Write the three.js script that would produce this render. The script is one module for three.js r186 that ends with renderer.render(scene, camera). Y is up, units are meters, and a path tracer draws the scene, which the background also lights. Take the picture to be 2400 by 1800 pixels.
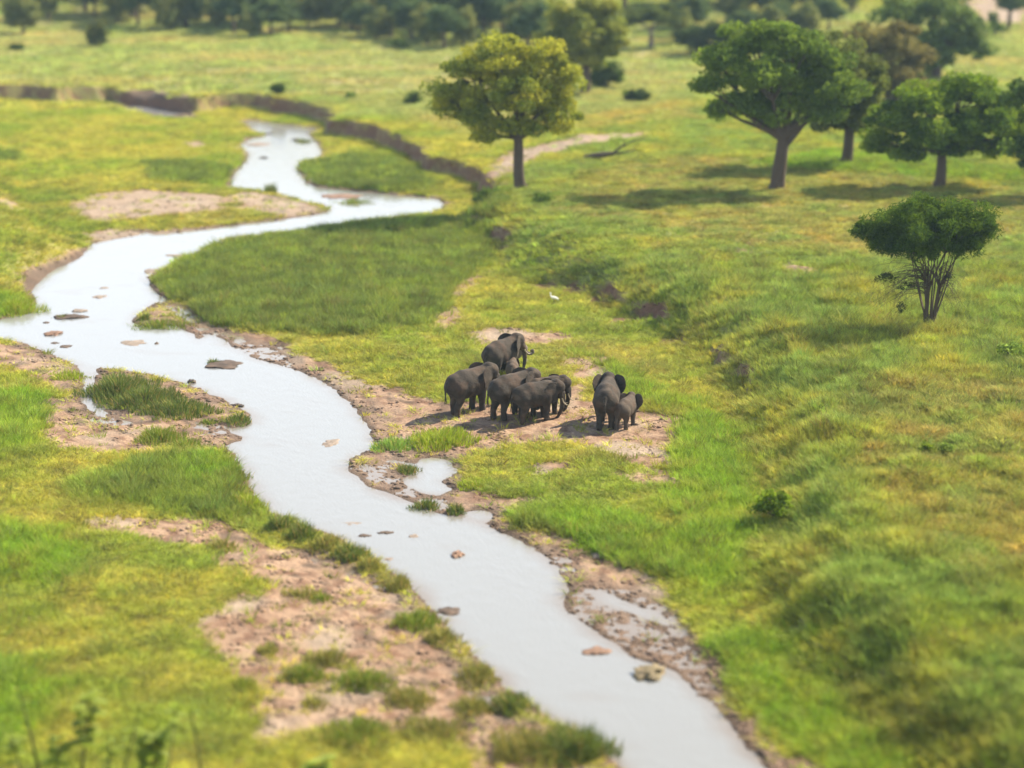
import * as THREE from 'three';
import { mergeGeometries, mergeVertices } from 'three/addons/utils/BufferGeometryUtils.js';

// ---------------------------------------------------------------- camera, sky, sun, exposure
const scene = new THREE.Scene();
const camera = new THREE.PerspectiveCamera(19.64, 4 / 3, 0.5, 3000);
camera.position.set(0, 27.5, 0);
camera.rotation.set(THREE.MathUtils.degToRad(-14.24), 0, 0);
camera.focus = 105;                       // on the elephants
camera.userData.fStop = 0.15;
camera.updateMatrixWorld();

const SUN = new THREE.Vector3(0.65, 0.66, -0.40).normalize();
{ // hazy bright savanna sky: pale near the horizon, blue overhead, a wide glow round the sun
  const W = 256, Hh = 128, d = new Float32Array(W * Hh * 4);
  for (let j = 0; j < Hh; j++) for (let i = 0; i < W; i++) {
    const el = ((j + 0.5) / Hh - 0.5) * Math.PI, az = ((i + 0.5) / W - 0.5) * 2 * Math.PI;
    const dir = new THREE.Vector3(Math.cos(el) * Math.cos(az), Math.sin(el), Math.cos(el) * Math.sin(az));
    const up = Math.max(0, Math.sin(el)), q = Math.min(1, Math.max(0, (up - 0.08) / 0.62)), t = 1 - q * q * (3 - 2 * q), g = Math.pow(Math.max(0, dir.dot(SUN)), 5);
    const k = (j * W + i) * 4;
    d[k] = 0.07 + 0.70 * t + 0.18 * g; d[k + 1] = 0.11 + 0.74 * t + 0.17 * g; d[k + 2] = 0.20 + 0.75 * t + 0.14 * g; d[k + 3] = 1;
  }
  const sky = new THREE.DataTexture(d, W, Hh, THREE.RGBAFormat, THREE.FloatType);
  sky.mapping = THREE.EquirectangularReflectionMapping; sky.magFilter = THREE.LinearFilter; sky.needsUpdate = true;
  scene.background = sky; scene.environment = sky;
}
const sun = new THREE.DirectionalLight(0xffefd2, 5);
sun.position.copy(SUN).multiplyScalar(300).add(new THREE.Vector3(0, 0, -150));
sun.target.position.set(0, 0, -150); scene.add(sun, sun.target);
sun.castShadow = true; sun.shadow.mapSize.set(4096, 4096);
Object.assign(sun.shadow.camera, { left: -200, right: 200, top: 200, bottom: -200, near: 1, far: 800 });
const renderer = new THREE.WebGLRenderer({ antialias: true });
renderer.setSize(1024, 768);
renderer.toneMapping = THREE.LinearToneMapping;
renderer.toneMappingExposure = 2.4;
renderer.shadowMap.enabled = true;
scene.fog = new THREE.FogExp2(0xb4d4ea, 0.00021);

// ---------------------------------------------------------------- small helpers
function mulberry(a) { return () => { a |= 0; a = a + 0x6D2B79F5 | 0; let t = Math.imul(a ^ a >>> 15, 1 | a); t = t + Math.imul(t ^ t >>> 7, 61 | t) ^ t; return ((t ^ t >>> 14) >>> 0) / 4294967296; }; }
const clamp = (v, a = 0, b = 1) => v < a ? a : v > b ? b : v;
const sstep = (a, b, v) => { const t = clamp((v - a) / (b - a)); return t * t * (3 - 2 * t); };
const mix = (a, b, t) => a + (b - a) * t;
const mix3 = (a, b, t) => [mix(a[0], b[0], t), mix(a[1], b[1], t), mix(a[2], b[2], t)];
const perm = new Uint8Array(512); { const r = mulberry(7), p = [...Array(256).keys()]; for (let i = 255; i > 0; i--) { const j = Math.floor(r() * (i + 1)); [p[i], p[j]] = [p[j], p[i]]; } for (let i = 0; i < 512; i++) perm[i] = p[i & 255]; }
function noise(x, y, z = 0) { // gradient noise, about -1..1
  const X = Math.floor(x), Y = Math.floor(y), Z = Math.floor(z); x -= X; y -= Y; z -= Z;
  const u = x * x * x * (x * (x * 6 - 15) + 10), v = y * y * y * (y * (y * 6 - 15) + 10), w = z * z * z * (z * (z * 6 - 15) + 10);
  const g = (i, j, k) => { const h = perm[perm[perm[(X + i) & 255] + ((Y + j) & 255)] + ((Z + k) & 255)] & 15, a = x - i, b = y - j, c = z - k; const p = h < 8 ? a : b, q = h < 4 ? b : h === 12 || h === 14 ? a : c; return ((h & 1) ? -p : p) + ((h & 2) ? -q : q); };
  const L = (a, b, t) => a + (b - a) * t;
  return L(L(L(g(0, 0, 0), g(1, 0, 0), u), L(g(0, 1, 0), g(1, 1, 0), u), v), L(L(g(0, 0, 1), g(1, 0, 1), u), L(g(0, 1, 1), g(1, 1, 1), u), v), w);
}
const fbm = (x, y, o = 3) => { let s = 0, a = 0.5; for (let i = 0; i < o; i++) { s += a * noise(x, y, i * 7.3); x = x * 2.03 + 11.7; y = y * 2.03 - 5.1; a *= 0.5; } return s; };
const taken = new Map();
function numbered(name) { const n = taken.get(name) || 0; taken.set(name, n + 1); return n ? name + '_' + String(n).padStart(3, '0') : name; }
function place(o, label, category, group) { o.name = numbered(o.name); if (label) o.userData.label = label; if (category) o.userData.category = category; if (group) o.userData.group = group; scene.add(o); o.traverse(m => { if (m.isMesh) { m.castShadow = true; m.receiveShadow = true; } }); return o; }
function setting(o, kind, label, category) { o.userData.kind = kind; return place(o, label, category); }
function mesh(name, g, m) { const o = new THREE.Mesh(g, m); o.name = name; return o; }
function geo(pos, idx, col, uv, nor) { const g = new THREE.BufferGeometry(); g.setAttribute('position', new THREE.Float32BufferAttribute(pos, 3)); if (col) g.setAttribute('color', new THREE.Float32BufferAttribute(col, 3)); if (uv) g.setAttribute('uv', new THREE.Float32BufferAttribute(uv, 2)); if (idx) g.setIndex(idx); if (nor) g.setAttribute('normal', new THREE.Float32BufferAttribute(nor, 3)); else g.computeVertexNormals(); return g; }

// ---------------------------------------------------------------- plan of the place (metres: x to the right, z away is negative)
const PLAN = {
  bites: [[7.26,-121.98],[8.27,-121.49],[6.22,-121.98],[5.02,-126.85],[5.54,-127.65],[3.1,-130.4],[3.69,-129.56],[-0.54,-142.1],[-1.09,-143.26],[1.79,-131.38],[8.71,-116.78]],
  water: [[10.78,-55.46],[8.59,-58.98],[7.98,-60.57],[7.58,-61.9],[7,-64.53],[6.51,-66.4],[5.97,-67.89],[5.4,-69.57],[4.82,-70.15],[4.15,-70.67],[3.13,-72.79],[2.56,-74.03],[1.99,-75.12],[1.86,-76.59],[2.05,-77.7],[1.91,-78.99],[1.58,-80.6],[1.06,-81.99],[0.44,-83.31],[-0.29,-84.19],[-1.05,-85.39],[-2.19,-86.31],[-3.36,-87.31],[-4.37,-88.6],[-5.19,-89.59],[-6.04,-90.59],[-6.5,-91.62],[-6.87,-92.67],[-7.33,-93.39],[-7.22,-94.77],[-6.58,-95.96],[-6.09,-96.57],[-6.5,-98.76],[-6.73,-100.37],[-7.03,-101.62],[-7.48,-103.07],[-8.09,-105.36],[-8.93,-107.37],[-10.06,-109.75],[-11.15,-111.33],[-12.5,-112.84],[-13.59,-113.88],[-14.52,-115.56],[-15.54,-117.74],[-16.48,-119.54],[-17.04,-119.54],[-17.11,-118.19],[-18.1,-120.69],[-19.19,-121.98],[-20.15,-121.39],[-21.3,-122.1],[-21.66,-123.3],[-21.38,-125.52],[-21.04,-127.42],[-20.95,-129.51],[-21.98,-132.36],[-22.63,-135.18],[-22.36,-137.38],[-21.64,-140.41],[-20.58,-143.57],[-19.66,-145.87],[-19.31,-148.07],[-17.31,-149.8],[-14.91,-151.21],[-12.52,-153.38],[-10.04,-155.24],[-7.5,-157.13],[-5.26,-159.67],[-4.9,-162.49],[-5.78,-165.19],[-7.92,-166.25],[-10.08,-167.33],[-13.03,-169.08],[-14.9,-170.19],[-16.16,-172.23],[-16.69,-175.97],[-17.56,-179.37],[-17.56,-183.41],[-16.22,-185.77],[-16.27,-189.27],[-17.36,-195.51],[-18.33,-199.99],[-17.63,-204.67],[-20.07,-205.95],[-21.92,-207.25],[-23.87,-209.24],[-25.4,-209.24],[-23.87,-203.4],[-22.19,-199.68],[-23.38,-197.27],[-23.73,-192.62],[-22.56,-188.73],[-22.18,-183.41],[-22.34,-178.38],[-22.25,-174.55],[-21.89,-170.19],[-19.39,-168.64],[-17.44,-166.9],[-15.8,-164.35],[-14.27,-162.69],[-13.22,-160.66],[-13.6,-158.68],[-15.43,-156.75],[-17.87,-154.86],[-20.25,-153.02],[-22.59,-151.21],[-24.31,-149.97],[-25.41,-150.86],[-25.71,-149.8],[-27.15,-148.07],[-28.16,-146.71],[-28.16,-144.22],[-28.35,-141.19],[-29.23,-138.12],[-29.77,-134.04],[-29.32,-130.99],[-28.07,-128.33],[-28,-125.64],[-29.14,-123.3],[-31.57,-120.35],[-34.78,-115.35],[-33.33,-110.24],[-30.33,-115.35],[-29.03,-118.3],[-28.07,-118.52],[-26.91,-117.85],[-25.71,-116.32],[-24.87,-115.24],[-23.89,-114.08],[-22.69,-112.23],[-21.96,-110.04],[-21.33,-106.91],[-21.22,-105.36],[-20.43,-103.33],[-19.49,-102.04],[-19.2,-102.64],[-20.21,-104.82],[-20.93,-107.75],[-21.42,-111.23],[-21.41,-111.73],[-20.24,-111.33],[-18.95,-110.73],[-17.55,-109.37],[-16.47,-108.41],[-15.35,-107],[-14.23,-105.45],[-13.54,-103.85],[-12.84,-103.24],[-12.41,-102.38],[-12.5,-100.7],[-13.23,-99.56],[-12.49,-98.44],[-12.3,-97.89],[-13.13,-97.11],[-12.82,-96.27],[-12.28,-94.92],[-11.78,-92.74],[-10.98,-89.99],[-10.49,-88.02],[-10.05,-87],[-9.14,-86.06],[-7.91,-84.85],[-6.89,-83.66],[-5.86,-81.94],[-5.26,-80.82],[-4.46,-79.2],[-3.71,-77.9],[-3.31,-76.64],[-2.74,-74.69],[-1.86,-72.16],[-1.03,-70.2],[-0.09,-67.73],[0.94,-65.79],[1.93,-64.31],[2.6,-62.89],[3.38,-61.53],[4.57,-58.68],[5.73,-55.46]],
  pools: [
    [[-4.14,-94.92],[-3.33,-95.29],[-2.69,-94.55],[-2.34,-92.74],[-2.94,-91.14],[-2.43,-89.99],[-2.84,-89.32],[-3.32,-89.12],[-4.03,-89.85],[-4.72,-91],[-4.37,-93.1]],
    [[-2.02,-87.06],[-0.88,-87.12],[-0.56,-86],[-1.23,-85.45],[-1.93,-85.76]],
    [[-39.07,-221.94],[-36.16,-223.44],[-33.75,-218.26],[-31.87,-214.7],[-32.58,-211.93],[-34.79,-214.7],[-37.28,-217.54]],
    [[-21.27,-128.59],[-20.83,-129.65],[-20.44,-128.85],[-20.7,-127.68]], [[-12.9,-116.64],[-12.37,-116.86],[-12.19,-115.78],[-12.65,-115.67]],
    [[2.67,-77.59],[3.64,-77.19],[4.02,-76.19],[5.22,-75.22],[5.69,-73.7],[6.1,-71.54],[6.17,-70.45],[5.8,-71.76],[5.42,-73.33],[4.76,-74.5],[3.73,-75.46],[2.94,-76.44]],
  ],
  wet: [
    [[2.68,-78.11],[3.84,-77.7],[5.31,-76.69],[5.98,-74.26],[6.46,-71.1],[6.9,-68.17],[7.16,-66.21],[6.46,-66.6],[5.48,-69.61],[4.32,-71.01],[3.13,-72.88],[2.22,-74.98],[2.1,-76.94]],
    [[-7.03,-93.46],[-5.69,-94.92],[-4.21,-94.18],[-4.46,-90.66],[-2.83,-88.99],[-2.02,-87.38],[-0.87,-87.06],[-1.23,-85.51],[-3.36,-87.5],[-5.64,-90.53]],
    [[-21.23,-128.33],[-19.13,-127.04],[-17.12,-122.1],[-14.99,-119.54],[-12.65,-116.64],[-11.19,-111.73],[-13.3,-113.46],[-15.79,-117.74],[-17.71,-120.69]], [[-21.76,-107.37],[-19.48,-105.54],[-18.65,-102.04],[-16.98,-101.2],[-18.73,-99.96],[-20.34,-101.62]],
    [[-9.58,-83.12],[-7.26,-81.41],[-4.97,-78.97],[-3.81,-76.41],[-5.61,-78.18],[-8.3,-81.14]], [[-2.28,-70.41],[-0.7,-67.92],[0.49,-64.85],[-0.38,-64.85],[-1.92,-68.33]], [[0.43,-82.55],[2.21,-81.14],[2.66,-78.44],[2,-78.44]], [[-15.18,-102.47],[-12.36,-99.16],[-13.34,-98.36],[-15.15,-99.16]], [[-39.06,-222.69],[-32.16,-218.26],[-29.12,-209.24],[-34.3,-211.59]],
  ],
  terrace: [[-1.12,-171.43],[-1.67,-165.52],[-3.45,-154.44],[-4.46,-149.59],[-2.03,-145.71],[-1.19,-140.73],[-0.32,-135.75],[1.51,-131.39],[3.9,-127.28],[5.85,-122.42],[7.88,-117.43],[9.06,-113.04],[10,-107.18],[10.39,-101.7],[10.44,-96.72],[10.23,-90.76],[9.8,-85.44],[9.18,-81.24],[8.42,-76.89],[8.36,-73.42],[8.67,-70.67],[9.54,-67.69],[10.46,-64.74],[11.31,-61.15],[11.84,-58.06],[13.08,-52.39],[36.99,-52.39],[123.15,-190.1],[64.94,-223.64],[21.89,-212.44],[3.74,-190.1]],
  plain: [[-94.77,-227.14],[-61.04,-224.65],[-51.51,-223.83],[-48.72,-223.83],[-45.52,-221.81],[-42.98,-223.02],[-40.33,-223.83],[-38.46,-221.01],[-35.39,-219.04],[-30.75,-215.2],[-28.3,-217.1],[-25.59,-217.1],[-22.49,-213.33],[-19.59,-210.76],[-17.54,-207.19],[-16.4,-199.41],[-14.25,-197.16],[-12.41,-194.02],[-10.1,-188.61],[-8.21,-181.56],[-6.5,-176.28],[-4.59,-173.74],[-2.71,-170.08],[-1.66,-164.06],[-1.15,-160.99],[3.22,-163.17],[47.49,-175],[95.52,-182.93],[153.7,-298.28],[-166.77,-298.28]],
  leftBank: [[-76.5,-181.86],[-45.99,-181.86],[-41.32,-178],[-38,-169.57],[-34.67,-158.78],[-29.81,-147.45],[-28.37,-142.35],[-28.47,-136.05],[-28.95,-127.55],[-29.98,-124.93],[-31.42,-120],[-47.82,-111.16]],
  bare: [
    [[-32.51,-159.5],[-31.78,-164.62],[-28.42,-167.41],[-24.71,-166.11],[-21.05,-164.83],[-20.61,-158.51],[-24.91,-155.99],[-29.27,-152.81]], [[-21.77,-167.85],[-19.25,-167.41],[-15.68,-163.15],[-13.16,-159.5],[-15.04,-156.18],[-18.2,-157.92],[-20.64,-161.51]], [[-29.66,-149.76],[-27.43,-151.54],[-24.23,-151.54],[-20.29,-153.37],[-20.11,-151.9],[-24.16,-149.06],[-27.83,-145.81]],
    [[-21.15,-121.22],[-20.9,-127.14],[-18.6,-122.41],[-17,-121.22],[-15.07,-120.28],[-12.83,-118.45],[-11.16,-114.09],[-9.36,-112.94],[-8.01,-109.24],[-6.85,-107.53],[-5.94,-107.71],[-4.58,-105.67],[-3.28,-104.06],[-2.15,-103.71],[-0.13,-103.01],[2.8,-104.59],[4.31,-103.01],[6.46,-101.72],[8.4,-101.3],[7.35,-97.25],[6.99,-93.5],[5.91,-92.42],[3.98,-94.59],[1.96,-96.33],[-0.54,-96.33],[-2,-95.87],[-2.47,-93.86],[-2.21,-91.37],[-0.89,-88.67],[0.85,-88.28],[0.46,-87.25],[-0.49,-86.37],[0.26,-84.77],[2.09,-83.81],[2.57,-81.4],[3.95,-80.18],[5.51,-78.42],[5.74,-76.13],[6.4,-72.44],[6.53,-71.02],[7.04,-68.4],[7.33,-64.98],[8.33,-62.4],[9.53,-60.95],[7.38,-60.13],[5.88,-66.88],[2.03,-74.19],[1.95,-77.64],[-0.11,-83.4],[-4.92,-88.02],[-7.38,-92.78],[-6.4,-96.48],[-7.14,-101.3],[-9.4,-107.53],[-14.33,-113.98],[-17.96,-118.9]],
    [[-2.67,-117.56],[-1.17,-119.38],[0.61,-119.15],[2.51,-118.24],[3.48,-116.79],[1.34,-115.48],[-1.63,-115.37]],
    [[2.64,-112.84],[4.45,-112.63],[4.87,-110.01],[3.87,-106.2],[3.32,-103.33],[1.96,-102.2],[2.91,-107.32]],
    [[-4.44,-121.36],[-3.37,-125.4],[-2.19,-121.96],[-3.77,-118.92]], [[-3.72,-128.23],[-2.59,-133.71],[-1.33,-135.88],[-1.86,-132.3],[-3.15,-127.58]],
    [[-21.47,-110.92],[-18.84,-110.12],[-15.25,-106.32],[-12.33,-101.72],[-12.14,-97.25],[-13.07,-96.33],[-15.13,-96.1],[-17.7,-95.34],[-20.75,-96.1],[-21.47,-101.3],[-21.14,-104.77],[-20.6,-106.13]],
    [[-29.4,-117.77],[-26.14,-116.67],[-23.76,-113.46],[-21.78,-110.12],[-21.4,-106.13],[-22.73,-107.06],[-24.48,-109.93],[-28.02,-111.92]], [[-22.77,-103.88],[-21.54,-105.67],[-19.97,-103.88],[-16.92,-100.88],[-16.05,-95.34],[-18.6,-94.59],[-20.7,-95.34]],
    [[-17.07,-84.76],[-15.49,-85.8],[-14.43,-85.06],[-13.25,-85.92],[-12.2,-85.06],[-10.36,-83.62],[-9.13,-82.34],[-7.26,-81.55],[-5.34,-79.35],[-3.45,-75.85],[-2.49,-71.99],[-0.86,-68.81],[0.78,-64.67],[2.79,-60.73],[-0.9,-60.24],[-1.43,-62.94],[-3.21,-63.29],[-5.79,-63.65],[-7.63,-62.24],[-8.09,-64.37],[-8.09,-67.03],[-10.39,-70.24],[-11.21,-73.69],[-10.64,-75.85],[-8.54,-76.55],[-10.85,-78.81],[-11.67,-81.1],[-13.97,-82.11],[-16.54,-83.39]],
    [[-1.93,-170.56],[-0.22,-177.05],[2.79,-179.94],[6.69,-183.76],[11.27,-186.29],[10.69,-182.93],[5.81,-177.57],[2.14,-173.25],[0.21,-166.32],[-0.96,-163.61],[-1.94,-164.96]],
    [[13.17,-133.89],[14.73,-133.89],[14.62,-131.5],[13.07,-131.36]], [[62.98,-313.26],[68.16,-298.28],[64.82,-283.35],[59.96,-285.95]],
    [[3.85,-96.51],[4.72,-97.29],[6.93,-95.74],[6.91,-92.44],[4.94,-93.15]], [[0.89,-93.15],[2.52,-93.52],[2.88,-92.08],[1.08,-91.73]],
    [[-37.01,-155.61],[-36.82,-161.51],[-33.99,-153.74],[-34.49,-150.11]], [[-29.26,-192.36],[-27.48,-194.08],[-26.03,-192.36],[-27.33,-190.1]],
    
    [[3.88,-92.08],[6.86,-91.73],[6.9,-89.54],[4.78,-90.01]], [[-14.21,-166.11],[-11.03,-165.68],[-11.96,-163.99],[-14.34,-163.57]],
    [[15,-129.79],[17.75,-127.69],[18.46,-125],[15.96,-126.33]],
  ],
  lush: [
    [[-22.24,-133],[-21.97,-135.88],[-20.29,-141.53],[-19.06,-146.11],[-14.75,-149.56],[-9.93,-153.54],[-4.83,-156.57],[-1.37,-147.47],[-0.92,-139.65],[-2.45,-133.71],[-3.72,-128.23],[-3.48,-124.4],[-4.42,-120.77],[-6.27,-119.03],[-8.23,-117.9],[-11.87,-119.03],[-15.06,-120.19],[-17.88,-121.96],[-18.88,-124.4],[-19.2,-127.58],[-20.8,-128.23]],
    [[-19.12,-89],[-17.82,-90.35],[-15.87,-94.25],[-12.97,-95.52],[-12.06,-93.52],[-10.88,-89],[-9.99,-86.11],[-11.32,-85.49],[-12.86,-85.8],[-14.65,-86.42],[-17.21,-87.06]],
    [[-17.63,-180.14],[-16.33,-182.7],[-13.54,-186.67],[-9.43,-182.7],[-6.81,-174.05],[-5.21,-169.45],[-8.64,-166.8],[-12.97,-168.33],[-16.11,-171.72]],
    [[-0.48,-85.19],[0.83,-86.11],[2.69,-85.49],[3.36,-83.39],[2.43,-82.8]],
    [[2.56,-81.1],[3.99,-81.1],[5.47,-79.19],[3.91,-79.35]],
    [[-3.44,-153.86],[-1.56,-160.83],[0.14,-161.87],[-0.82,-149.23],[-2.34,-145.71]], [[-44.86,-186.67],[-42.12,-186.67],[-39.83,-181.41],[-43.64,-181.41]], [[-30.49,-180.14],[-25.92,-182.7],[-22.02,-178.89],[-22.47,-170.58],[-27.96,-171.26]],
  ],
  vivid: [
    [[-0.49,-86.42],[0.83,-86.74],[3.27,-86.11],[5.49,-85.49],[5.91,-80.54],[5.43,-78.66],[3.95,-80.27],[2.57,-81.38],[2.28,-83.98]],
    [[7.58,-100.56],[8.99,-103.12],[10.49,-98.11],[10.39,-89.34],[9.23,-80.25],[8.39,-77.07],[7.11,-74.12],[6.42,-73.65],[6.01,-77.07],[6.2,-84.87],[6.93,-92.81]],
    [[6.31,-71.37],[7.35,-73.18],[9.19,-72.27],[9.95,-68.39],[10.85,-65.25],[11.67,-60.67],[9.34,-59.69],[7.96,-64.14],[6.99,-67.58]],
    [[-31.32,-128.23],[-29.36,-129.29],[-27.66,-126.67],[-27.64,-123.78],[-29.86,-121.96]], [[-17.6,-69.06],[-15.76,-69.06],[-14.81,-66.64],[-14.34,-60.89],[-15.99,-60.89]], [[-21.02,-84.58],[-18,-83.39],[-16.32,-78.39],[-19.12,-76.35]], [[-25.77,-105.29],[-24.12,-107.13],[-21.72,-100.93],[-21.22,-95.37],[-22.99,-93.15]], [[-14.96,-94.99],[-12.55,-95.52],[-11.77,-92.44],[-13.88,-90.35]],
    [[3.28,-114.09],[5.58,-111.01],[8.28,-102.63],[6.9,-101.77],[5.08,-105.29],[3.64,-110.01]], [[25.47,-175],[37.94,-163.17],[36.98,-158.86],[17.4,-167.71]],
  ],
  dry: [[[15.91,-97.86],[19.49,-101.32],[24.95,-100.44],[18.43,-72.52],[15.98,-73.01],[14.62,-78.18],[14.47,-86]], [[13.54,-172.5],[36.06,-154.76],[33.48,-136.98],[22.06,-130.92],[11.43,-136.98],[7.49,-145.35],[2.89,-145.35],[6.74,-165.41]], [[-27.26,-240.44],[-11.36,-266.33],[4.29,-219.04],[15.26,-250.19],[16.02,-194.64],[-1,-182.93],[-15.25,-211.49]], [[-76.89,-284.65],[-55.19,-294.76],[-47.54,-250.19],[-66.47,-245.22]], [[-22.04,-167.23],[-18.53,-160.92],[-20.91,-153.17],[-27.03,-158.91]], [[1.09,-115.7],[5.58,-116.24],[7.42,-110.01],[4.82,-104.39],[3.17,-110.01]]],
};
// ---------------------------------------------------------------- signed distances to the plan, kept on a 0.4 m grid
function signed(poly) { // positive inside
  let x0 = 1e9, x1 = -1e9, z0 = 1e9, z1 = -1e9; for (const [x, z] of poly) { x0 = Math.min(x0, x); x1 = Math.max(x1, x); z0 = Math.min(z0, z); z1 = Math.max(z1, z); }
  const n = poly.length;
  return (x, z, far) => {
    const ox = Math.max(x0 - x, x - x1, 0), oz = Math.max(z0 - z, z - z1, 0); if (ox * ox + oz * oz > far * far) return -far;
    let d = 1e9, inside = false;
    for (let i = 0, j = n - 1; i < n; j = i++) {
      const ax = poly[i][0], az = poly[i][1], bx = poly[j][0] - ax, bz = poly[j][1] - az, px = x - ax, pz = z - az;
      const t = clamp((px * bx + pz * bz) / (bx * bx + bz * bz || 1)), qx = px - bx * t, qz = pz - bz * t, q = qx * qx + qz * qz; if (q < d) d = q;
      if ((az > z) !== (az + bz > z) && px < bx * pz / bz) inside = !inside;
    }
    d = Math.sqrt(d); return inside ? d : -Math.min(d, far);
  };
}
const GX0 = -90, GX1 = 100, GZ0 = -300, GZ1 = -20, GS = 0.4, GNX = Math.round((GX1 - GX0) / GS) + 1, GNZ = Math.round((GZ1 - GZ0) / GS) + 1;
function raster(polys, far) {
  const f = polys.map(signed), a = new Float32Array(GNX * GNZ);
  for (let j = 0; j < GNZ; j++) for (let i = 0; i < GNX; i++) { const x = GX0 + i * GS, z = GZ0 + j * GS; let m = -far; for (const s of f) { const d = s(x, z, far); if (d > m) m = d; } a[j * GNX + i] = m; }
  return (x, z) => {
    const u = clamp((x - GX0) / GS, 0, GNX - 1.001), v = clamp((z - GZ0) / GS, 0, GNZ - 1.001), i = Math.floor(u), j = Math.floor(v), p = u - i, q = v - j, k = j * GNX + i;
    return (a[k] * (1 - p) + a[k + 1] * p) * (1 - q) + (a[k + GNX] * (1 - p) + a[k + GNX + 1] * p) * q;
  };
}
const inWater = raster([PLAN.water, ...PLAN.pools], 12), onTerrace = raster([PLAN.terrace], 12), onPlain = raster([PLAN.plain], 6), onLeft = raster([PLAN.leftBank], 8);
const inBare = raster(PLAN.bare, 4), inLush = raster(PLAN.lush, 4), inDry = raster(PLAN.dry, 6), inVivid = raster(PLAN.vivid, 4), inWet = raster(PLAN.wet, 3);

function landWater(x, z) { // metres of dry land to the water's edge (negative in the water), with a ragged edge
  return -inWater(x, z) + 0.20 * noise(x * 0.9, z * 0.9) + 0.12 * noise(x * 2.7 + 9, z * 2.7) + 0.06 * noise(x * 7, z * 7);
}
function hummock(x, z) { const a = Math.max(0, noise(x * 0.42 + 3, z * 0.30 - 8) + 0.12), b = Math.max(0, noise(x * 0.75 - 5, z * 0.6 + 2)); const c = Math.max(0, noise(x * 1.25 + 15, z * 1.0)); return 0.5 * a + 0.42 * b + 0.28 * c; }
function bite(x, z) { let m = 0; for (const [bx, bz] of PLAN.bites) { const dx = x - bx, dz = z - bz, q = dx * dx / 0.7 + dz * dz / 0.8; if (q < 6) m = Math.max(m, Math.exp(-q * q)); } return m; }
function height(x, z) {
  const lw = landWater(x, z);
  let h = lw < 0 ? -0.4 * sstep(0, 1.2, -lw) : 0.07 * sstep(0, 0.25, lw) + 0.05 * sstep(0.2, 2, lw) + 0.22 * sstep(1.5, 7, lw);
  const t = sstep(-0.5, 4.6, onTerrace(x, z) + 0.8 * noise(x * 0.3, z * 0.3)), p = sstep(-0.25, 0.45, onPlain(x, z) + 0.9 * noise(x * 0.22, z * 0.22 + 40) + 0.35 * noise(x * 0.8, z * 0.8 + 4));
  const wet = sstep(-0.4, 0.3, inWet(x, z)); if (lw > 0) h = mix(h, -0.005 + 0.075 * noise(x * 1.1 + 6, z * 0.8) + 0.05 * noise(x * 3, z * 2.4 + 6), wet * sstep(0, 0.2, lw));
  const lip = onTerrace(x, z) - 1.2 + 0.9 * noise(x * 0.45 + 2, z * 0.45) + 0.3 * noise(x * 1.6, z * 1.6), broken = sstep(-0.05, 0.25, noise(x * 0.21 + 9, z * 0.21)) * sstep(-88, -100, z) * sstep(-172, -160, z), ledge = 0.55 * broken * sstep(0, 0.45, lip);
  h += Math.max((1.7 - 0.55 * broken) * t + ledge, p * (1.3 + 0.18 * noise(x * 0.11, z * 0.11 + 9) + 0.5 * sstep(2, 16, onPlain(x, z)))) + 1.3 * sstep(-0.5, 4, onLeft(x, z) + 0.7 * noise(x * 0.3 + 7, z * 0.3));
  const near = sstep(-150, -95, z);
  h += hummock(x, z) * sstep(0.3, 3, onTerrace(x, z)) * mix(0.45, 1.0, near);
  const edge = onTerrace(x, z); h += 0.2 * Math.max(0, noise(x * 0.8, z * 0.8 + 3)) * sstep(-1, 1, edge) * sstep(9, 3, edge);
  { const bt = bite(x, z); if (bt > 0) h = Math.max(Math.min(h, 0.3), h - 0.34 * bt); }
  const dryLand = sstep(0.1, 1.2, lw);
  h += dryLand * (0.05 * noise(x * 0.55, z * 0.55) + 0.045 * noise(x * 1.7, z * 1.7) + 0.03 * noise(x * 4.1, z * 4.1));
  if (lw > 0 && lw < 3) h += (0.05 * noise(x * 2.1 + 2, z * 2.1) + 0.045 * noise(x * 4.9 + 2, z * 4.9)) * sstep(0, 0.3, lw) * sstep(3, 2, lw);
  if (z > -130) h += 0.30 * Math.max(0, noise(x * 0.35 - 3, z * 0.35)) * sstep(3, 9, lw) * sstep(-2, -16, x + (z + 90) * 0.25);   // rough left field
  if (z > -150) { const b = sstep(-0.3, 0.5, inBare(x, z)) * dryLand; if (b > 0) h += b * (0.055 * noise(x * 1.9 + 40, z * 1.9) + 0.04 * noise(x * 4.6, z * 4.6 + 40)); }
  const back = Math.max(0, -z - 268); h += 0.075 * back * sstep(0, 40, back) + 1.6 * sstep(0, 50, back) * (noise(x * 0.021, z * 0.021) + 0.3) + 0.10 * Math.max(0, -z - 520);
  const fore = Math.max(0, 53 + z + 1.5 * noise(x * 0.2, z * 0.2)); h += Math.min(0.49 * fore, 25.6);                                   // the slope the view is taken from
  const mx = x + 12.5, mz = z + 55; h += 1.6 * Math.exp(-(mx * mx / 22 + mz * mz / 9));
  return h;
}
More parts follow.
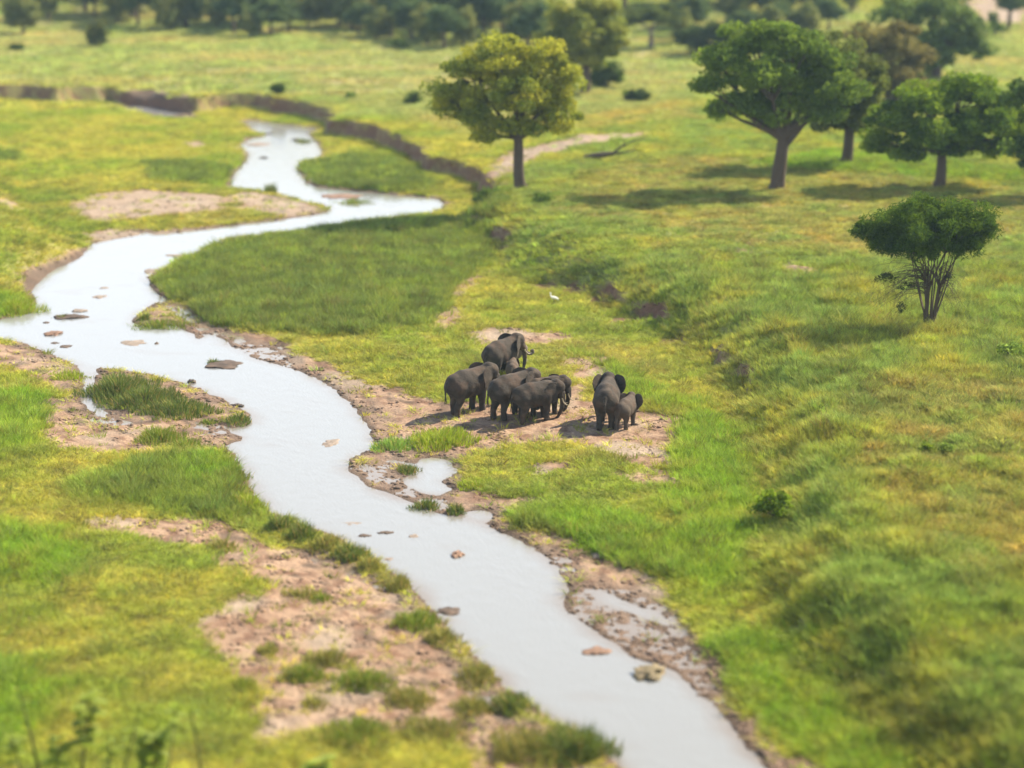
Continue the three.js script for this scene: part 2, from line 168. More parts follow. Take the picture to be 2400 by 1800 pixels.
// ---------------------------------------------------------------- what covers the ground
const SAND = [0.61, 0.42, 0.285], SOIL = [0.25, 0.122, 0.07], MUD = [0.105, 0.070, 0.050], WETMUD = [0.23, 0.155, 0.115], PALE = [0.56, 0.46, 0.36];
const YELLOW = [0.50, 0.49, 0.072], BRIGHT = [0.34, 0.43, 0.048], LUSH = [0.185, 0.26, 0.052], DRY = [0.56, 0.38, 0.12], MEADOW = [0.29, 0.405, 0.075], VIVID = [0.27, 0.45, 0.030];
function cover(x, z) { // { bare 0..1, soil colour, grass colour, grass height }
  const lw = landWater(x, z), n1 = fbm(x * 0.12, z * 0.12, 3), n2 = fbm(x * 0.5 + 31, z * 0.5, 3), n3 = noise(x * 1.9, z * 1.9 + 17);
  const bareD = inBare(x, z) + 1.7 * n2 + 0.45 * n3 + 0.02;
  let bare = sstep(-0.45, 0.35, bareD);
  bare = Math.max(bare, sstep(0.75, 0.15, lw + 0.5 * n2));
  bare = Math.max(bare, 0.8 * sstep(0.22, 0.38, n2) * sstep(1, 4, lw) * (onTerrace(x, z) > 0 ? 0.35 : 1));
  const scarp = sstep(0.55, 0.1, Math.abs(onPlain(x, z) + 0.9 * noise(x * 0.22, z * 0.22 + 40) + 0.35 * noise(x * 0.8, z * 0.8 + 4) - 0.1)) * (onTerrace(x, z) > 3 ? 0 : 1);
  bare = Math.max(bare, scarp, 0.9 * sstep(-0.3, 0.1, inWet(x, z)));
  let soil = mix3(SAND, SOIL, clamp(0.30 + 1.0 * n2 + 0.35 * n3));
  soil = mix3(soil, SOIL, 0.85 * sstep(0.0, 0.2, fbm(x * 1.6 + 14, z * 1.1 + 3, 3)));
  soil = mix3(soil, MUD, sstep(0.03, 0.26, fbm(x * 1.1 - 4, z * 0.8 + 9, 3) + 0.12 * n3) * 0.85 * sstep(9, 2, lw));
  soil = mix3(soil, PALE, 0.7 * sstep(0.05, 0.3, fbm(x * 0.3 + 44, z * 0.3, 2)));
  soil = mix3(soil, WETMUD, sstep(-0.3, 0.3, inWet(x, z)) * 0.75); soil = mix3(soil, WETMUD, sstep(1.8, 0.5, lw) * 0.7 * clamp(0.7 + n2));
  soil = mix3(soil, MUD, sstep(0.30, 0.08, lw + 0.15 * n3) * 0.75);
  if (z < -140) soil = mix3(soil, PALE, sstep(0.2, 1, inBare(x, z)) * 0.55);
  soil = mix3(soil, SOIL, scarp * 0.95);
  { const lip = onTerrace(x, z) - 1.2 + 0.9 * noise(x * 0.45 + 2, z * 0.45) + 0.3 * noise(x * 1.6, z * 1.6), broken = sstep(-0.05, 0.25, noise(x * 0.21 + 9, z * 0.21)) * sstep(-88, -100, z) * sstep(-172, -160, z), face = broken * sstep(-0.15, 0.05, lip) * sstep(0.6, 0.35, lip); if (face > 0) { bare = Math.max(bare, face); soil = mix3(soil, SOIL, face * 0.8); } }
  const bt = bite(x, z - 0.5); if (bt > 0.02) { bare = Math.max(bare, sstep(0.1, 0.5, bt + 0.4 * n3)); soil = mix3(soil, SOIL, sstep(0.05, 0.3, bt)); }
  const lush = sstep(-0.5, 0.6, inLush(x, z) + 1.5 * n2 + 0.4 * n3), dry = sstep(-1.6, 1.2, inDry(x, z) + 2.4 * n2 + n1), terr = sstep(0, 3, onTerrace(x, z));
  let g = mix3(YELLOW, BRIGHT, sstep(-0.2, 0.33, n1 + 0.5 * n2));
  g = mix3(g, MEADOW, terr * sstep(-0.3, 0.2, fbm(x * 0.23 + 60, z * 0.16, 3)) * 0.9);
  g = mix3(g, LUSH, terr * 0.45 * sstep(0.14, 0.32, fbm(x * 0.35 + 20, z * 0.35 + 5, 3)));
  g = mix3(g, DRY, dry * 0.62 * clamp(0.45 + 1.6 * n2));
  g = mix3(g, mix3(LUSH, BRIGHT, sstep(-0.25, 0.35, 0.5 * n1 + n2 + 0.25 * n3) * 0.75), lush * 0.95);
  const viv = sstep(-0.8, 0.9, inVivid(x, z) + 2.0 * n2 + 0.5 * n3); g = mix3(g, mix3(VIVID, YELLOW, 0.45 * sstep(-0.1, 0.35, fbm(x * 0.8 + 5, z * 0.5, 2))), viv * 0.85);
  g = mix3(g, mix3([0.36, 0.46, 0.14], [0.52, 0.47, 0.18], sstep(-0.05, 0.3, fbm(x * 0.05 + 3, z * 0.13, 3))), 0.65 * sstep(1, 12, onPlain(x, z) * (onTerrace(x, z) > -2 ? 0 : 1) + (z < -200 ? 6 : 0) + 8 * n1) * (onPlain(x, z) > 0 ? 1 : 0));
  { const m = 1 + 0.30 * n3 + 0.22 * noise(x * 4.3, z * 4.3 + 8); g = [g[0] * m, g[1] * m, g[2] * m]; }
  let ht = mix(0.17, 0.30, sstep(-0.2, 0.3, n2)); ht = mix(ht, z < -128 ? 0.24 : 0.40, terr); ht = mix(ht, 0.50, lush); ht = mix(ht, 0.46, viv); ht *= mix(1, 0.75, dry);
  if (lw < 2.5 && lush < 0.3) ht *= 0.75;
  return { bare, soil, g, ht, lw, lush };
}
console.log('fields');
// ---------------------------------------------------------------- ground
function tile(n, f) { const d = new Uint8Array(n * n * 4); for (let j = 0; j < n; j++) for (let i = 0; i < n; i++) { const v = f(i / n, j / n), k = (j * n + i) * 4; for (let c = 0; c < 3; c++) d[k + c] = clamp(Array.isArray(v) ? v[c] : v) * 255; d[k + 3] = 255; } const t = new THREE.DataTexture(d, n, n); t.wrapS = t.wrapT = THREE.RepeatWrapping; t.magFilter = THREE.LinearFilter; t.needsUpdate = true; return t; }
const wrapNoise = (u, v, k) => { const a = u * 2 * Math.PI, b = v * 2 * Math.PI, R = k / (2 * Math.PI); return noise(Math.cos(a) * R + 5, Math.sin(a) * R + Math.cos(b) * R * 1.3, Math.sin(b) * R * 1.3); };
const grain = tile(512, (u, v) => 0.80 + 0.16 * wrapNoise(u, v, 30) + 0.14 * wrapNoise(v, u, 75) + 0.12 * wrapNoise(u + 0.3, v, 150)); grain.colorSpace = THREE.SRGBColorSpace;
const rough = tile(512, (u, v) => 0.5 + 0.25 * wrapNoise(u, v, 24) + 0.25 * wrapNoise(v, u, 60) + 0.2 * wrapNoise(u, v + 0.2, 130));
const groundMat = new THREE.MeshStandardMaterial({ vertexColors: true, map: grain, bumpMap: rough, bumpScale: 0.05, roughness: 0.94 });
{
  const zs = [30, 15, 0, -10, -20, -30, -38, -44, -48, -51]; let z = -53; while (z > -900) { zs.push(z); z *= 1.0029; } zs.push(-1000, -1200);
  const NX = 430, pos = [], col = [], uv = [], idx = [];
  for (const zz of zs) {
    const half = Math.max(28, Math.abs(zz)) * 0.40 + 14;
    for (let i = 0; i <= NX; i++) {
      const s = i / NX * 2 - 1, x = (zz > -330 ? half : half + (Math.abs(zz) - 330) * 0.4) * (Math.abs(s) < 0.8 ? s : Math.sign(s) * (0.8 + (Math.abs(s) - 0.8) * 3.2));
      const c = cover(x, zz), under = mix3(c.soil, c.g, 0.7), k = mix3(under, c.soil, c.bare);
      pos.push(x, height(x, zz), zz); col.push(...k); uv.push(x / 3.1, zz / 3.1);
    }
  }
  const w = NX + 1; for (let j = 0; j < zs.length - 1; j++) for (let i = 0; i < NX; i++) { const a = j * w + i; idx.push(a, a + 1, a + w, a + 1, a + w + 1, a + w); }
  console.log('ground', zs.length, idx.length / 3);
  setting(mesh('ground', geo(pos, idx, col, uv), groundMat), 'structure', 'river plain of red soil and grass with terraces and a far hillside', 'ground');
}
// ---------------------------------------------------------------- river
const ripple = tile(512, (u, v) => 0.5 + 0.30 * wrapNoise(u, v, 9) + 0.25 * wrapNoise(u * 2, v, 22) + 0.14 * wrapNoise(u, v * 2, 60));
{
  const m = new THREE.MeshPhysicalMaterial({ vertexColors: true, roughness: 0.07, ior: 1.5, bumpMap: ripple, bumpScale: 0.011 });
  const pos = [], uv = [], idx = [], col = [], NX = 210, NZ = 290;
  for (let j = 0; j <= NZ; j++) for (let i = 0; i <= NX; i++) {
    const z = -48 - j / NZ * 185, x = -75 + i / NX * 118, depth = inWater(x, z), streak = fbm(x * 0.25 + z * 0.1, z * 0.5, 3);   // silt hangs thicker and browner in the shallows and in threads of the current
    const silt = mix3([0.228, 0.238, 0.248], [0.17, 0.12, 0.08], clamp(0.75 * sstep(0.7, -0.3, depth + 0.9 * streak) + 0.22 * sstep(0.12, 0.4, streak)));
    pos.push(x, 0, z); uv.push(x / 5, z / 9); col.push(...silt);
  }
  for (let j = 0; j < NZ; j++) for (let i = 0; i < NX; i++) { const a = j * (NX + 1) + i; idx.push(a, a + 1, a + NX + 1, a + 1, a + NX + 2, a + NX + 1); }
  setting(mesh('river', geo(pos, idx, col, uv), m), 'structure', 'shallow silty river winding through the plain under a bright sky', 'river');
}
// ---------------------------------------------------------------- grass
function bladeTuft(n, spread, width, lean, r) { // a tuft one unit high
  const pos = [], idx = [];
  for (let i = 0; i < n; i++) {
    const a = r() * 6.283, d = Math.sqrt(r()) * spread, x = Math.cos(a) * d, z = Math.sin(a) * d, t = r() * 6.283, wx = Math.cos(t) * width / 2, wz = Math.sin(t) * width / 2;
    const la = a + (r() - 0.5) * 2, le = lean * (0.3 + r()), h = 0.55 + 0.45 * r(), lx = Math.cos(la) * le, lz = Math.sin(la) * le, k = pos.length / 3;
    pos.push(x - wx, -0.12, z - wz, x + wx, -0.12, z + wz, x - wx * 0.75 + lx * 0.35, h * 0.55, z - wz * 0.75 + lz * 0.35, x + wx * 0.75 + lx * 0.35, h * 0.55, z + wz * 0.75 + lz * 0.35, x + lx, h, z + lz);
    idx.push(k, k + 1, k + 2, k + 1, k + 3, k + 2, k + 2, k + 3, k + 4);
  }
  return geo(pos, idx);
}
const bladeMat = new THREE.MeshPhysicalMaterial({ color: 0xffffff, roughness: 0.9, transmission: 0.38, thickness: 0, side: THREE.DoubleSide, specularIntensity: 0.3 });
function sow(name, label, zNear, zFar, perM2, tufts, seed, size, pick) {
  const r = mulberry(seed), lists = tufts.map(() => []);
  const strip = 1; for (let z0 = zNear; z0 > zFar; z0 -= strip) {
    const half = Math.abs(z0) * 0.31 + 5, n = Math.round(perM2(z0) * 2 * half * strip);
    for (let i = 0; i < n; i++) {
      const x = (r() * 2 - 1) * half, z = z0 - r() * strip, c = cover(x, z), q = r();
      if (c.lw < 0.12 || q < c.bare * 0.97) { r(); continue; } if (pick && !pick(x, z, c, r)) continue;
      const ht = c.ht * size(z) * (0.6 + 0.75 * r()), k = Math.floor(r() * tufts.length), j = 0.55 + 0.9 * r(), w = (0.75 + 0.5 * r()) * size(z), tint = r();
      const y = height(x, z); if (y < 0.01) continue;
      lists[k].push([x, y, z, ht, w, r() * 6.283, c.g[0] * j * (0.88 + 0.3 * tint), c.g[1] * j, c.g[2] * j]);
    }
  }
  const d = new THREE.Object3D(), col = new THREE.Color(); let total = 0;
  lists.forEach((L, k) => {
    const im = new THREE.InstancedMesh(tufts[k], bladeMat, L.length); im.name = name;
    L.forEach((e, i) => { d.position.set(e[0], e[1], e[2]); d.rotation.set(0, e[5], 0); d.scale.set(e[4], e[3], e[4]); d.updateMatrix(); im.setMatrixAt(i, d.matrix); im.setColorAt(i, col.setRGB(e[6], e[7], e[8])); });
    total += L.length; setting(im, 'stuff', label, 'grass');
  });
  console.log(name, total);
}
{
  const r = mulberry(5), near = [0, 1, 2].map(() => bladeTuft(16, 0.20, 0.028, 0.35, r)), mid = [0, 1].map(() => bladeTuft(16, 0.32, 0.05, 0.35, r)), far = [0].map(() => bladeTuft(14, 0.6, 0.12, 0.4, r));
  sow('meadow_grass', 'short yellow-green grass covering the river flats and terrace', -54, -135, z => 34 * clamp(95 / -z, 0.5, 1.2), near, 11, z => 1);
  const tall = [0, 1].map(() => bladeTuft(26, 0.30, 0.03, 0.55, r));
  sow('tussock_grass', 'darker taller tussocks scattered through the short grass', -54, -170, z => 14, tall, 21, z => 1, (x, z, c, q) => { const n = fbm(x * 0.6 + 70, z * 0.6, 2); if (q() > sstep(0.0, 0.28, n) + 0.07) return false; c.g = mix3(c.g, q() < 0.3 ? [0.20, 0.15, 0.05] : LUSH, 0.25 + 0.55 * q()); c.ht *= 1.5; return true; });
  sow('distant_grass', 'paler grass of the middle distance round the trees', -135, -215, z => 11, mid, 12, z => 1.1);
  sow('hillside_grass', 'hazy grass on the far plain below the wooded hillside', -215, -420, z => 2.2, far, 13, z => 1.2);
}
// ---------------------------------------------------------------- elephants: one skin drawn round a posed skeleton
const V = (x, y, z) => new THREE.Vector3(x, y, z);
function skin(field, lo, hi, cell, paint) { // surface nets; blocks far from the skin are skipped
  const n = [0, 1, 2].map(i => Math.ceil((hi[i] - lo[i]) / cell) + 1), [nx, ny, nz] = n, B = 6, F = new Float32Array(nx * ny * nz).fill(1);
  for (let bk = 0; bk < nz; bk += B) for (let bj = 0; bj < ny; bj += B) for (let bi = 0; bi < nx; bi += B) {
    const c = field(lo[0] + (bi + B / 2) * cell, lo[1] + (bj + B / 2) * cell, lo[2] + (bk + B / 2) * cell);
    const skip = Math.abs(c) > cell * B * 1.25;
    for (let k = bk; k < Math.min(bk + B, nz); k++) for (let j = bj; j < Math.min(bj + B, ny); j++) for (let i = bi; i < Math.min(bi + B, nx); i++) F[(k * ny + j) * nx + i] = skip ? c : field(lo[0] + i * cell, lo[1] + j * cell, lo[2] + k * cell);
  }
  const at = new Int32Array(nx * ny * nz).fill(-1), pos = [], nor = [], idx = [], off = [0, 1, nx, nx + 1, nx * ny, nx * ny + 1, nx * ny + nx, nx * ny + nx + 1];
  const E = [[0, 1], [2, 3], [4, 5], [6, 7], [0, 2], [1, 3], [4, 6], [5, 7], [0, 4], [1, 5], [2, 6], [3, 7]];
  for (let k = 0; k < nz - 1; k++) for (let j = 0; j < ny - 1; j++) for (let i = 0; i < nx - 1; i++) {
    const o = (k * ny + j) * nx + i; let m = 0; for (let c = 0; c < 8; c++) if (F[o + off[c]] < 0) m++;
    if (m === 0 || m === 8) continue;
    let x = 0, y = 0, z = 0, e = 0;
    for (const [a, b] of E) { const fa = F[o + off[a]], fb = F[o + off[b]]; if ((fa < 0) === (fb < 0)) continue; const t = fa / (fa - fb); x += (a & 1) + t * ((b & 1) - (a & 1)); y += ((a >> 1) & 1) + t * (((b >> 1) & 1) - ((a >> 1) & 1)); z += (a >> 2) + t * ((b >> 2) - (a >> 2)); e++; }
    x = lo[0] + (i + x / e) * cell; y = lo[1] + (j + y / e) * cell; z = lo[2] + (k + z / e) * cell;
    at[o] = pos.length / 3; pos.push(x, y, z);
    const h = cell * 0.6, gx = field(x + h, y, z) - field(x - h, y, z), gy = field(x, y + h, z) - field(x, y - h, z), gz = field(x, y, z + h) - field(x, y, z - h), l = Math.hypot(gx, gy, gz) || 1; nor.push(gx / l, gy / l, gz / l);
  }
  const quad = (a, b, c, d, flip) => { if (a < 0 || b < 0 || c < 0 || d < 0) return; flip ? idx.push(a, c, b, b, c, d) : idx.push(a, b, c, b, d, c); };
  for (let k = 1; k < nz - 1; k++) for (let j = 1; j < ny - 1; j++) for (let i = 1; i < nx - 1; i++) {
    const o = (k * ny + j) * nx + i, s = F[o] < 0;
    if (s !== F[o + 1] < 0) quad(at[o - nx - nx * ny], at[o - nx * ny], at[o - nx], at[o], !s);
    if (s !== F[o + nx] < 0) quad(at[o - 1 - nx * ny], at[o - nx * ny], at[o - 1], at[o], s);
    if (s !== F[o + nx * ny] < 0) quad(at[o - 1 - nx], at[o - nx], at[o - 1], at[o], !s);
  }
  const col = []; for (let i = 0; i < pos.length; i += 3) col.push(...paint(pos[i], pos[i + 1], pos[i + 2]));
  return geo(pos, idx, col, null, nor);
}
const hide = new THREE.MeshStandardMaterial({ vertexColors: true, roughness: 0.92 }), ivory = new THREE.MeshStandardMaterial({ color: new THREE.Color().setRGB(0.42, 0.36, 0.27), roughness: 0.45 });
const eyeMat = new THREE.MeshStandardMaterial({ color: new THREE.Color().setRGB(0.02, 0.014, 0.01), roughness: 0.25 }), hairMat = new THREE.MeshStandardMaterial({ color: new THREE.Color().setRGB(0.018, 0.014, 0.012), roughness: 0.8 });
// local axes: +x ahead, +y up, +z the right side; sizes are those of a cow 2.45 m at the shoulder
function elephant(o) {
  const young = o.young || 0, turn = o.headTurn || 0, lower = o.headLow || 0, stride = o.stride || [0, 0, 0, 0], flare = o.flare ?? 0.9, caps = [];
  const cap = (a, b, ra, rb, k = 0.14, sz = 1) => caps.push({ a, d: [b[0] - a[0], b[1] - a[1], b[2] - a[2]], ra, rb, k, sz });
  // trunk of the body: rump, barrel, shoulders
  cap([-1.00, 1.72, 0], [-0.35, 1.66, 0], 0.60, 0.76, 0.2, 0.90);
  cap([-0.35, 1.66, 0], [0.30, 1.70, 0], 0.76, 0.73, 0.2, 0.90);
  cap([0.30, 1.70, 0], [0.80, 1.82, 0], 0.73, 0.58, 0.2, 0.88);
  cap([-1.15, 1.98, 0], [-0.55, 2.18, 0], 0.30, 0.26, 0.25); cap([-0.55, 2.18, 0], [0.55, 2.12, 0], 0.22, 0.24, 0.25); cap([0.55, 2.12, 0], [0.95, 2.18, 0], 0.24, 0.28, 0.25);
  // neck and head, turned about the withers
  const H = (x, y, z) => { const px = x - 0.95, c = Math.cos(turn), s = Math.sin(turn), cl = Math.cos(lower), sl = Math.sin(lower), py = y - 2.0; const qx = px * cl + py * sl, qy = -px * sl + py * cl; return [0.95 + qx * c - z * s, 2.0 + qy, qx * s + z * c]; };
  cap(H(0.80, 1.92, 0), H(1.45, 2.10, 0), 0.50, 0.42, 0.2, 0.9);
  cap(H(1.45, 2.34, 0), H(1.72, 2.20, 0), 0.35, 0.36, 0.16); cap(H(1.66, 2.05, 0), H(1.86, 1.72, 0), 0.33, 0.24, 0.14); cap(H(1.55, 1.85, 0), H(1.85, 1.52, 0), 0.20, 0.11, 0.1);
  for (const s of [-1, 1]) { cap(H(1.62, 2.22, 0.20 * s), H(1.82, 2.08, 0.19 * s), 0.14, 0.12, 0.1); cap(H(1.80, 1.82, 0.15 * s), H(1.98, 1.58, 0.17 * s), 0.12, 0.09, 0.08); }
  const tr = o.trunk || [[1.98, 1.80, 0.21], [2.12, 1.35, 0.17], [2.16, 0.90, 0.135], [2.10, 0.48, 0.105], [2.00, 0.20, 0.085], [1.90, 0.14, 0.07]];
  for (let i = 0; i < tr.length - 1; i++) cap(H(tr[i][0], tr[i][1], 0), H(tr[i + 1][0], tr[i + 1][1], tr[i + 1][3] || 0), tr[i][2], tr[i + 1][2], 0.06);
  // legs: fore legs straight columns, hind legs with thigh, knee forward and hock
  [1, -1].forEach((s, i) => {
    const d = stride[i], z = 0.34 * s; cap([0.66, 1.62, z * 0.95], [0.70 + d * 0.45, 0.92, z], 0.36, 0.225, 0.16); cap([0.70 + d * 0.45, 0.92, z], [0.68 + d * 0.85, 0.30, z * 1.02], 0.215, 0.165, 0.08); cap([0.68 + d * 0.85, 0.30, z * 1.02], [0.70 + d, 0.10, z * 1.02], 0.165, 0.185, 0.06); cap([0.70 + d, 0.10, z * 1.02], [0.78 + d, 0.07, z * 1.02], 0.17, 0.13, 0.05);
    const e = stride[2 + i], y = 0.31 * s; cap([-0.98, 1.58, y], [-0.82 + e * 0.45, 0.98, y * 1.05], 0.43, 0.255, 0.18); cap([-0.82 + e * 0.45, 0.98, y * 1.05], [-1.00 + e * 0.85, 0.48, y * 1.05], 0.24, 0.165, 0.08); cap([-1.00 + e * 0.85, 0.48, y * 1.05], [-0.97 + e, 0.10, y * 1.05], 0.16, 0.185, 0.06); cap([-0.97 + e, 0.10, y * 1.05], [-0.88 + e, 0.07, y * 1.05], 0.17, 0.12, 0.05);
  });
  const tl = o.tail || 0; cap([-1.55, 1.92, 0], [-1.74, 1.60, 0.02 + tl * 0.3], 0.10, 0.055, 0.08); cap([-1.74, 1.60, 0.02 + tl * 0.3], [-1.74, 1.10, 0.04 + tl], 0.055, 0.036, 0.03);
  const ears = [1, -1].map(s => { // a fan hinged behind the temple: upper lobe and the lower tip
    const f = flare * (s > 0 ? 1 : o.flareFar ?? 1), root = H(1.42, 2.16, 0.34 * s), u = V(-Math.cos(f), -0.14, Math.sin(f) * s).applyAxisAngle(V(0, 1, 0), -turn).normalize(), v = V(0.16, 1, 0).addScaledVector(u, -V(0.16, 1, 0).dot(u)).normalize(), w = V(0, 0, 0).crossVectors(u, v);
    return { root, u, v, w };
  });
  const fan = (px, py, pz, e) => {
    const dx = px - e.root[0], dy = py - e.root[1], dz = pz - e.root[2], a = dx * e.u.x + dy * e.u.y + dz * e.u.z, b = dx * e.v.x + dy * e.v.y + dz * e.v.z, c = dx * e.w.x + dy * e.w.y + dz * e.w.z + 0.10 * (a - 0.3) * (a - 0.3) - 0.02 * Math.sin(b * 7);
    const q = (cx, cy, rx, ry) => { const x = (a - cx) / rx, y = (b - cy) / ry, z = c / 0.05, k0 = Math.hypot(x, y, z), k1 = Math.hypot(x / rx, y / ry, z / 0.05); return k0 * (k0 - 1) / (k1 || 1e-6); };
    const A = q(0.42, 0.0, 0.56, 0.52), B2 = q(0.34, -0.46, 0.40, 0.50), h = Math.max(0.12 - Math.abs(A - B2), 0) / 0.12; return Math.min(A, B2) - h * h * 0.03;
  };
  const field = (x, y, z) => {
    let d = 1e3;
    for (const c of caps) {
      const zz = z / c.sz, px = x - c.a[0], py = y - c.a[1], pz = zz - c.a[2] / c.sz, dz = c.d[2] / c.sz, L = c.d[0] * c.d[0] + c.d[1] * c.d[1] + dz * dz;
      let t = (px * c.d[0] + py * c.d[1] + pz * dz) / (L || 1); t = t < 0 ? 0 : t > 1 ? 1 : t;
      const qx = px - c.d[0] * t, qy = py - c.d[1] * t, qz = pz - dz * t, s = (Math.sqrt(qx * qx + qy * qy + qz * qz) - (c.ra + (c.rb - c.ra) * t)) * (c.sz < 1 ? c.sz : 1);
      const h = Math.max(c.k - Math.abs(d - s), 0) / c.k; d = Math.min(d, s) - h * h * c.k * 0.25;
    }
    for (const e of ears) { const s = fan(x, y, z, e), h = Math.max(0.06 - Math.abs(d - s), 0) / 0.06; d = Math.min(d, s) - h * h * 0.015; }
    return d < 0.2 ? d + 0.014 * noise(x * 3.1, y * 3.1, z * 3.1) + 0.009 * noise(x * 9, y * 14, z * 9) : d;
  };
  const t0 = o.tone || [0.032, 0.024, 0.019], mud = [0.075, 0.042, 0.027], seed = o.seed || 0;
  const body = mesh('body', skin(field, [-2.05, -0.12, -1.5], [3.0, 2.95, 1.5], o.cell || 0.034, (x, y, z) => {
    const n = noise(x * 1.3 + seed, y * 1.3, z * 1.3 + seed), m = sstep(-0.05, 0.5, n + 0.35 * noise(x * 5, y * 5, z * 5)), j = 1 + 0.2 * noise(x * 9, y * 9, z * 9 + seed);
    const c = mix3(t0, mud, m * 0.55), dust = 0.5 * sstep(0.1, 0.5, noise(x * 2.1 + 7 + seed, y * 2.6, z * 2.1)); c[0] = mix(c[0], 0.15, dust * 0.5); c[1] = mix(c[1], 0.105, dust * 0.5); c[2] = mix(c[2], 0.075, dust * 0.5); return [c[0] * j, c[1] * j, c[2] * j];
  }), hide);
  const g = new THREE.Group(); g.name = 'elephant'; g.add(body);
  if (o.tusk !== 0) for (const s of [-1, 1]) { const k = o.tusk || 1, P = [[1.94, 1.62], [2.10, 1.30], [2.34, 1.12], [2.34 + 0.18 * k, 1.12 + 0.04 * k]].map(([x, y], i) => V(...H(x, y, (0.17 + 0.03 * i) * s))), c = new THREE.CatmullRomCurve3(P), G = new THREE.TubeGeometry(c, 10, 0.05, 8), p = G.attributes.position; for (let i = 0; i < p.count; i++) { const q = Math.floor(i / 9) / 10, m = c.getPoint(q), f = 1 - 0.75 * q * q; p.setXYZ(i, m.x + (p.getX(i) - m.x) * f, m.y + (p.getY(i) - m.y) * f, m.z + (p.getZ(i) - m.z) * f); } g.add(mesh('tusk', G, ivory)); }
  for (const s of [-1, 1]) { const e = mesh('eye', new THREE.SphereGeometry(0.035, 10, 8), eyeMat); e.position.set(...H(1.84, 2.02, 0.275 * s)); g.add(e); }
  { const pos = [], idx = [], r = mulberry(seed + 3); for (let i = 0; i < 26; i++) { const k = pos.length / 3, a = r() * 6.28, x = -1.74 + Math.cos(a) * 0.035, z = 0.04 + tl + Math.sin(a) * 0.035, l = 0.28 + 0.2 * r(), bx = Math.cos(a) * 0.05, bz = Math.sin(a) * 0.05; pos.push(x - 0.008, 1.16, z, x + 0.008, 1.16, z + 0.008, x + bx, 1.12 - l, z + bz); idx.push(k, k + 1, k + 2); } const t = mesh('tail_hair', geo(pos, idx), hairMat); hairMat.side = THREE.DoubleSide; g.add(t); }
  g.scale.setScalar(o.size || 1); g.position.set(o.x, height(o.x, o.z) - 0.03, o.z); g.rotation.y = THREE.MathUtils.degToRad(o.heading);
  return place(g, o.label, 'elephant', 'elephant herd on the bare river flat');
}
const at = (x, z) => ({ x, z });
elephant({ ...at(-2.07, -101.98), size: 0.845, heading: 43, stride: [0.05, -0.12, -0.14, 0.16], flare: 0.5, headTurn: 0.18, headLow: -0.02, tusk: 1, seed: 1, label: 'adult elephant nearest the river, rump on the left edge of the herd' });
elephant({ ...at(-0.04, -100.79), size: 0.82, heading: 42, stride: [0.1, -0.1, 0.14, -0.1], flare: 0.5, headTurn: 0.2, headLow: 0.02, seed: 12, tail: -0.1, label: 'adult elephant in the middle of the herd, partly behind the front one' });
elephant({ ...at(1.06, -100.12), size: 0.735, heading: 30, stride: [0.0, 0.2, -0.08, 0.2], flare: 0.4, headTurn: 0.25, headLow: 0.2, tusk: 1.3, seed: 23, label: 'front elephant of the herd, side on, with a pale curved tusk' });
elephant({ ...at(1.44, -101.29), size: 0.714, heading: 30, stride: [0.05, -0.1, 0.1, -0.1], flare: 0.6, headTurn: 0.2, headLow: 0.25, tusk: 0.8, seed: 34, label: 'elephant mostly hidden behind the front one, head and trunk showing' });
elephant({ ...at(-0.54, -108.41), size: 0.79, heading: 52, stride: [0.1, -0.08, 0.0, -0.1], flare: 0.6, headTurn: 0.15, headLow: -0.06, seed: 45, label: 'large elephant standing farthest back in the herd, beside a calf' });
elephant({ ...at(-0.31, -110.46), size: 0.531, heading: 4, stride: [0, 0, 0, 0], flare: 0.4, headLow: 0.28, seed: 56, tone: [0.16, 0.13, 0.11], tusk: 0.7, trunk: [[1.98, 1.88, 0.20], [2.28, 1.80, 0.16], [2.56, 1.86, 0.13], [2.70, 2.04, 0.11], [2.62, 2.24, 0.10], [2.46, 2.20, 0.085], [2.46, 2.08, 0.08]], label: 'paler young elephant behind the rear one, trunk curled up' });
elephant({ ...at(0.02, -107.65), size: 0.439, heading: 86, stride: [0, 0.1, 0.06, -0.06], flare: 0.45, headLow: 0.35, tusk: 0, seed: 67, tail: 0.02, tone: [0.07, 0.05, 0.038], label: 'elephant calf seen from behind, amid the herd' });
elephant({ ...at(4.4, -99.3), size: 0.83, heading: 83, stride: [0.2, 0.0, 0.04, -0.06], flare: 0.66, headTurn: -0.1, headLow: -0.06, seed: 78, label: 'adult elephant seen from behind with ears spread, apart from the herd' });
elephant({ ...at(5.26, -98.9), size: 0.56, heading: 66, stride: [0.05, 0.2, 0.16, -0.30], flare: 0.85, headTurn: -0.2, headLow: 0.05, tusk: 0.5, seed: 89, tone: [0.062, 0.046, 0.036], label: 'young elephant walking at the side of the ear-spread adult' });
console.log('elephants');
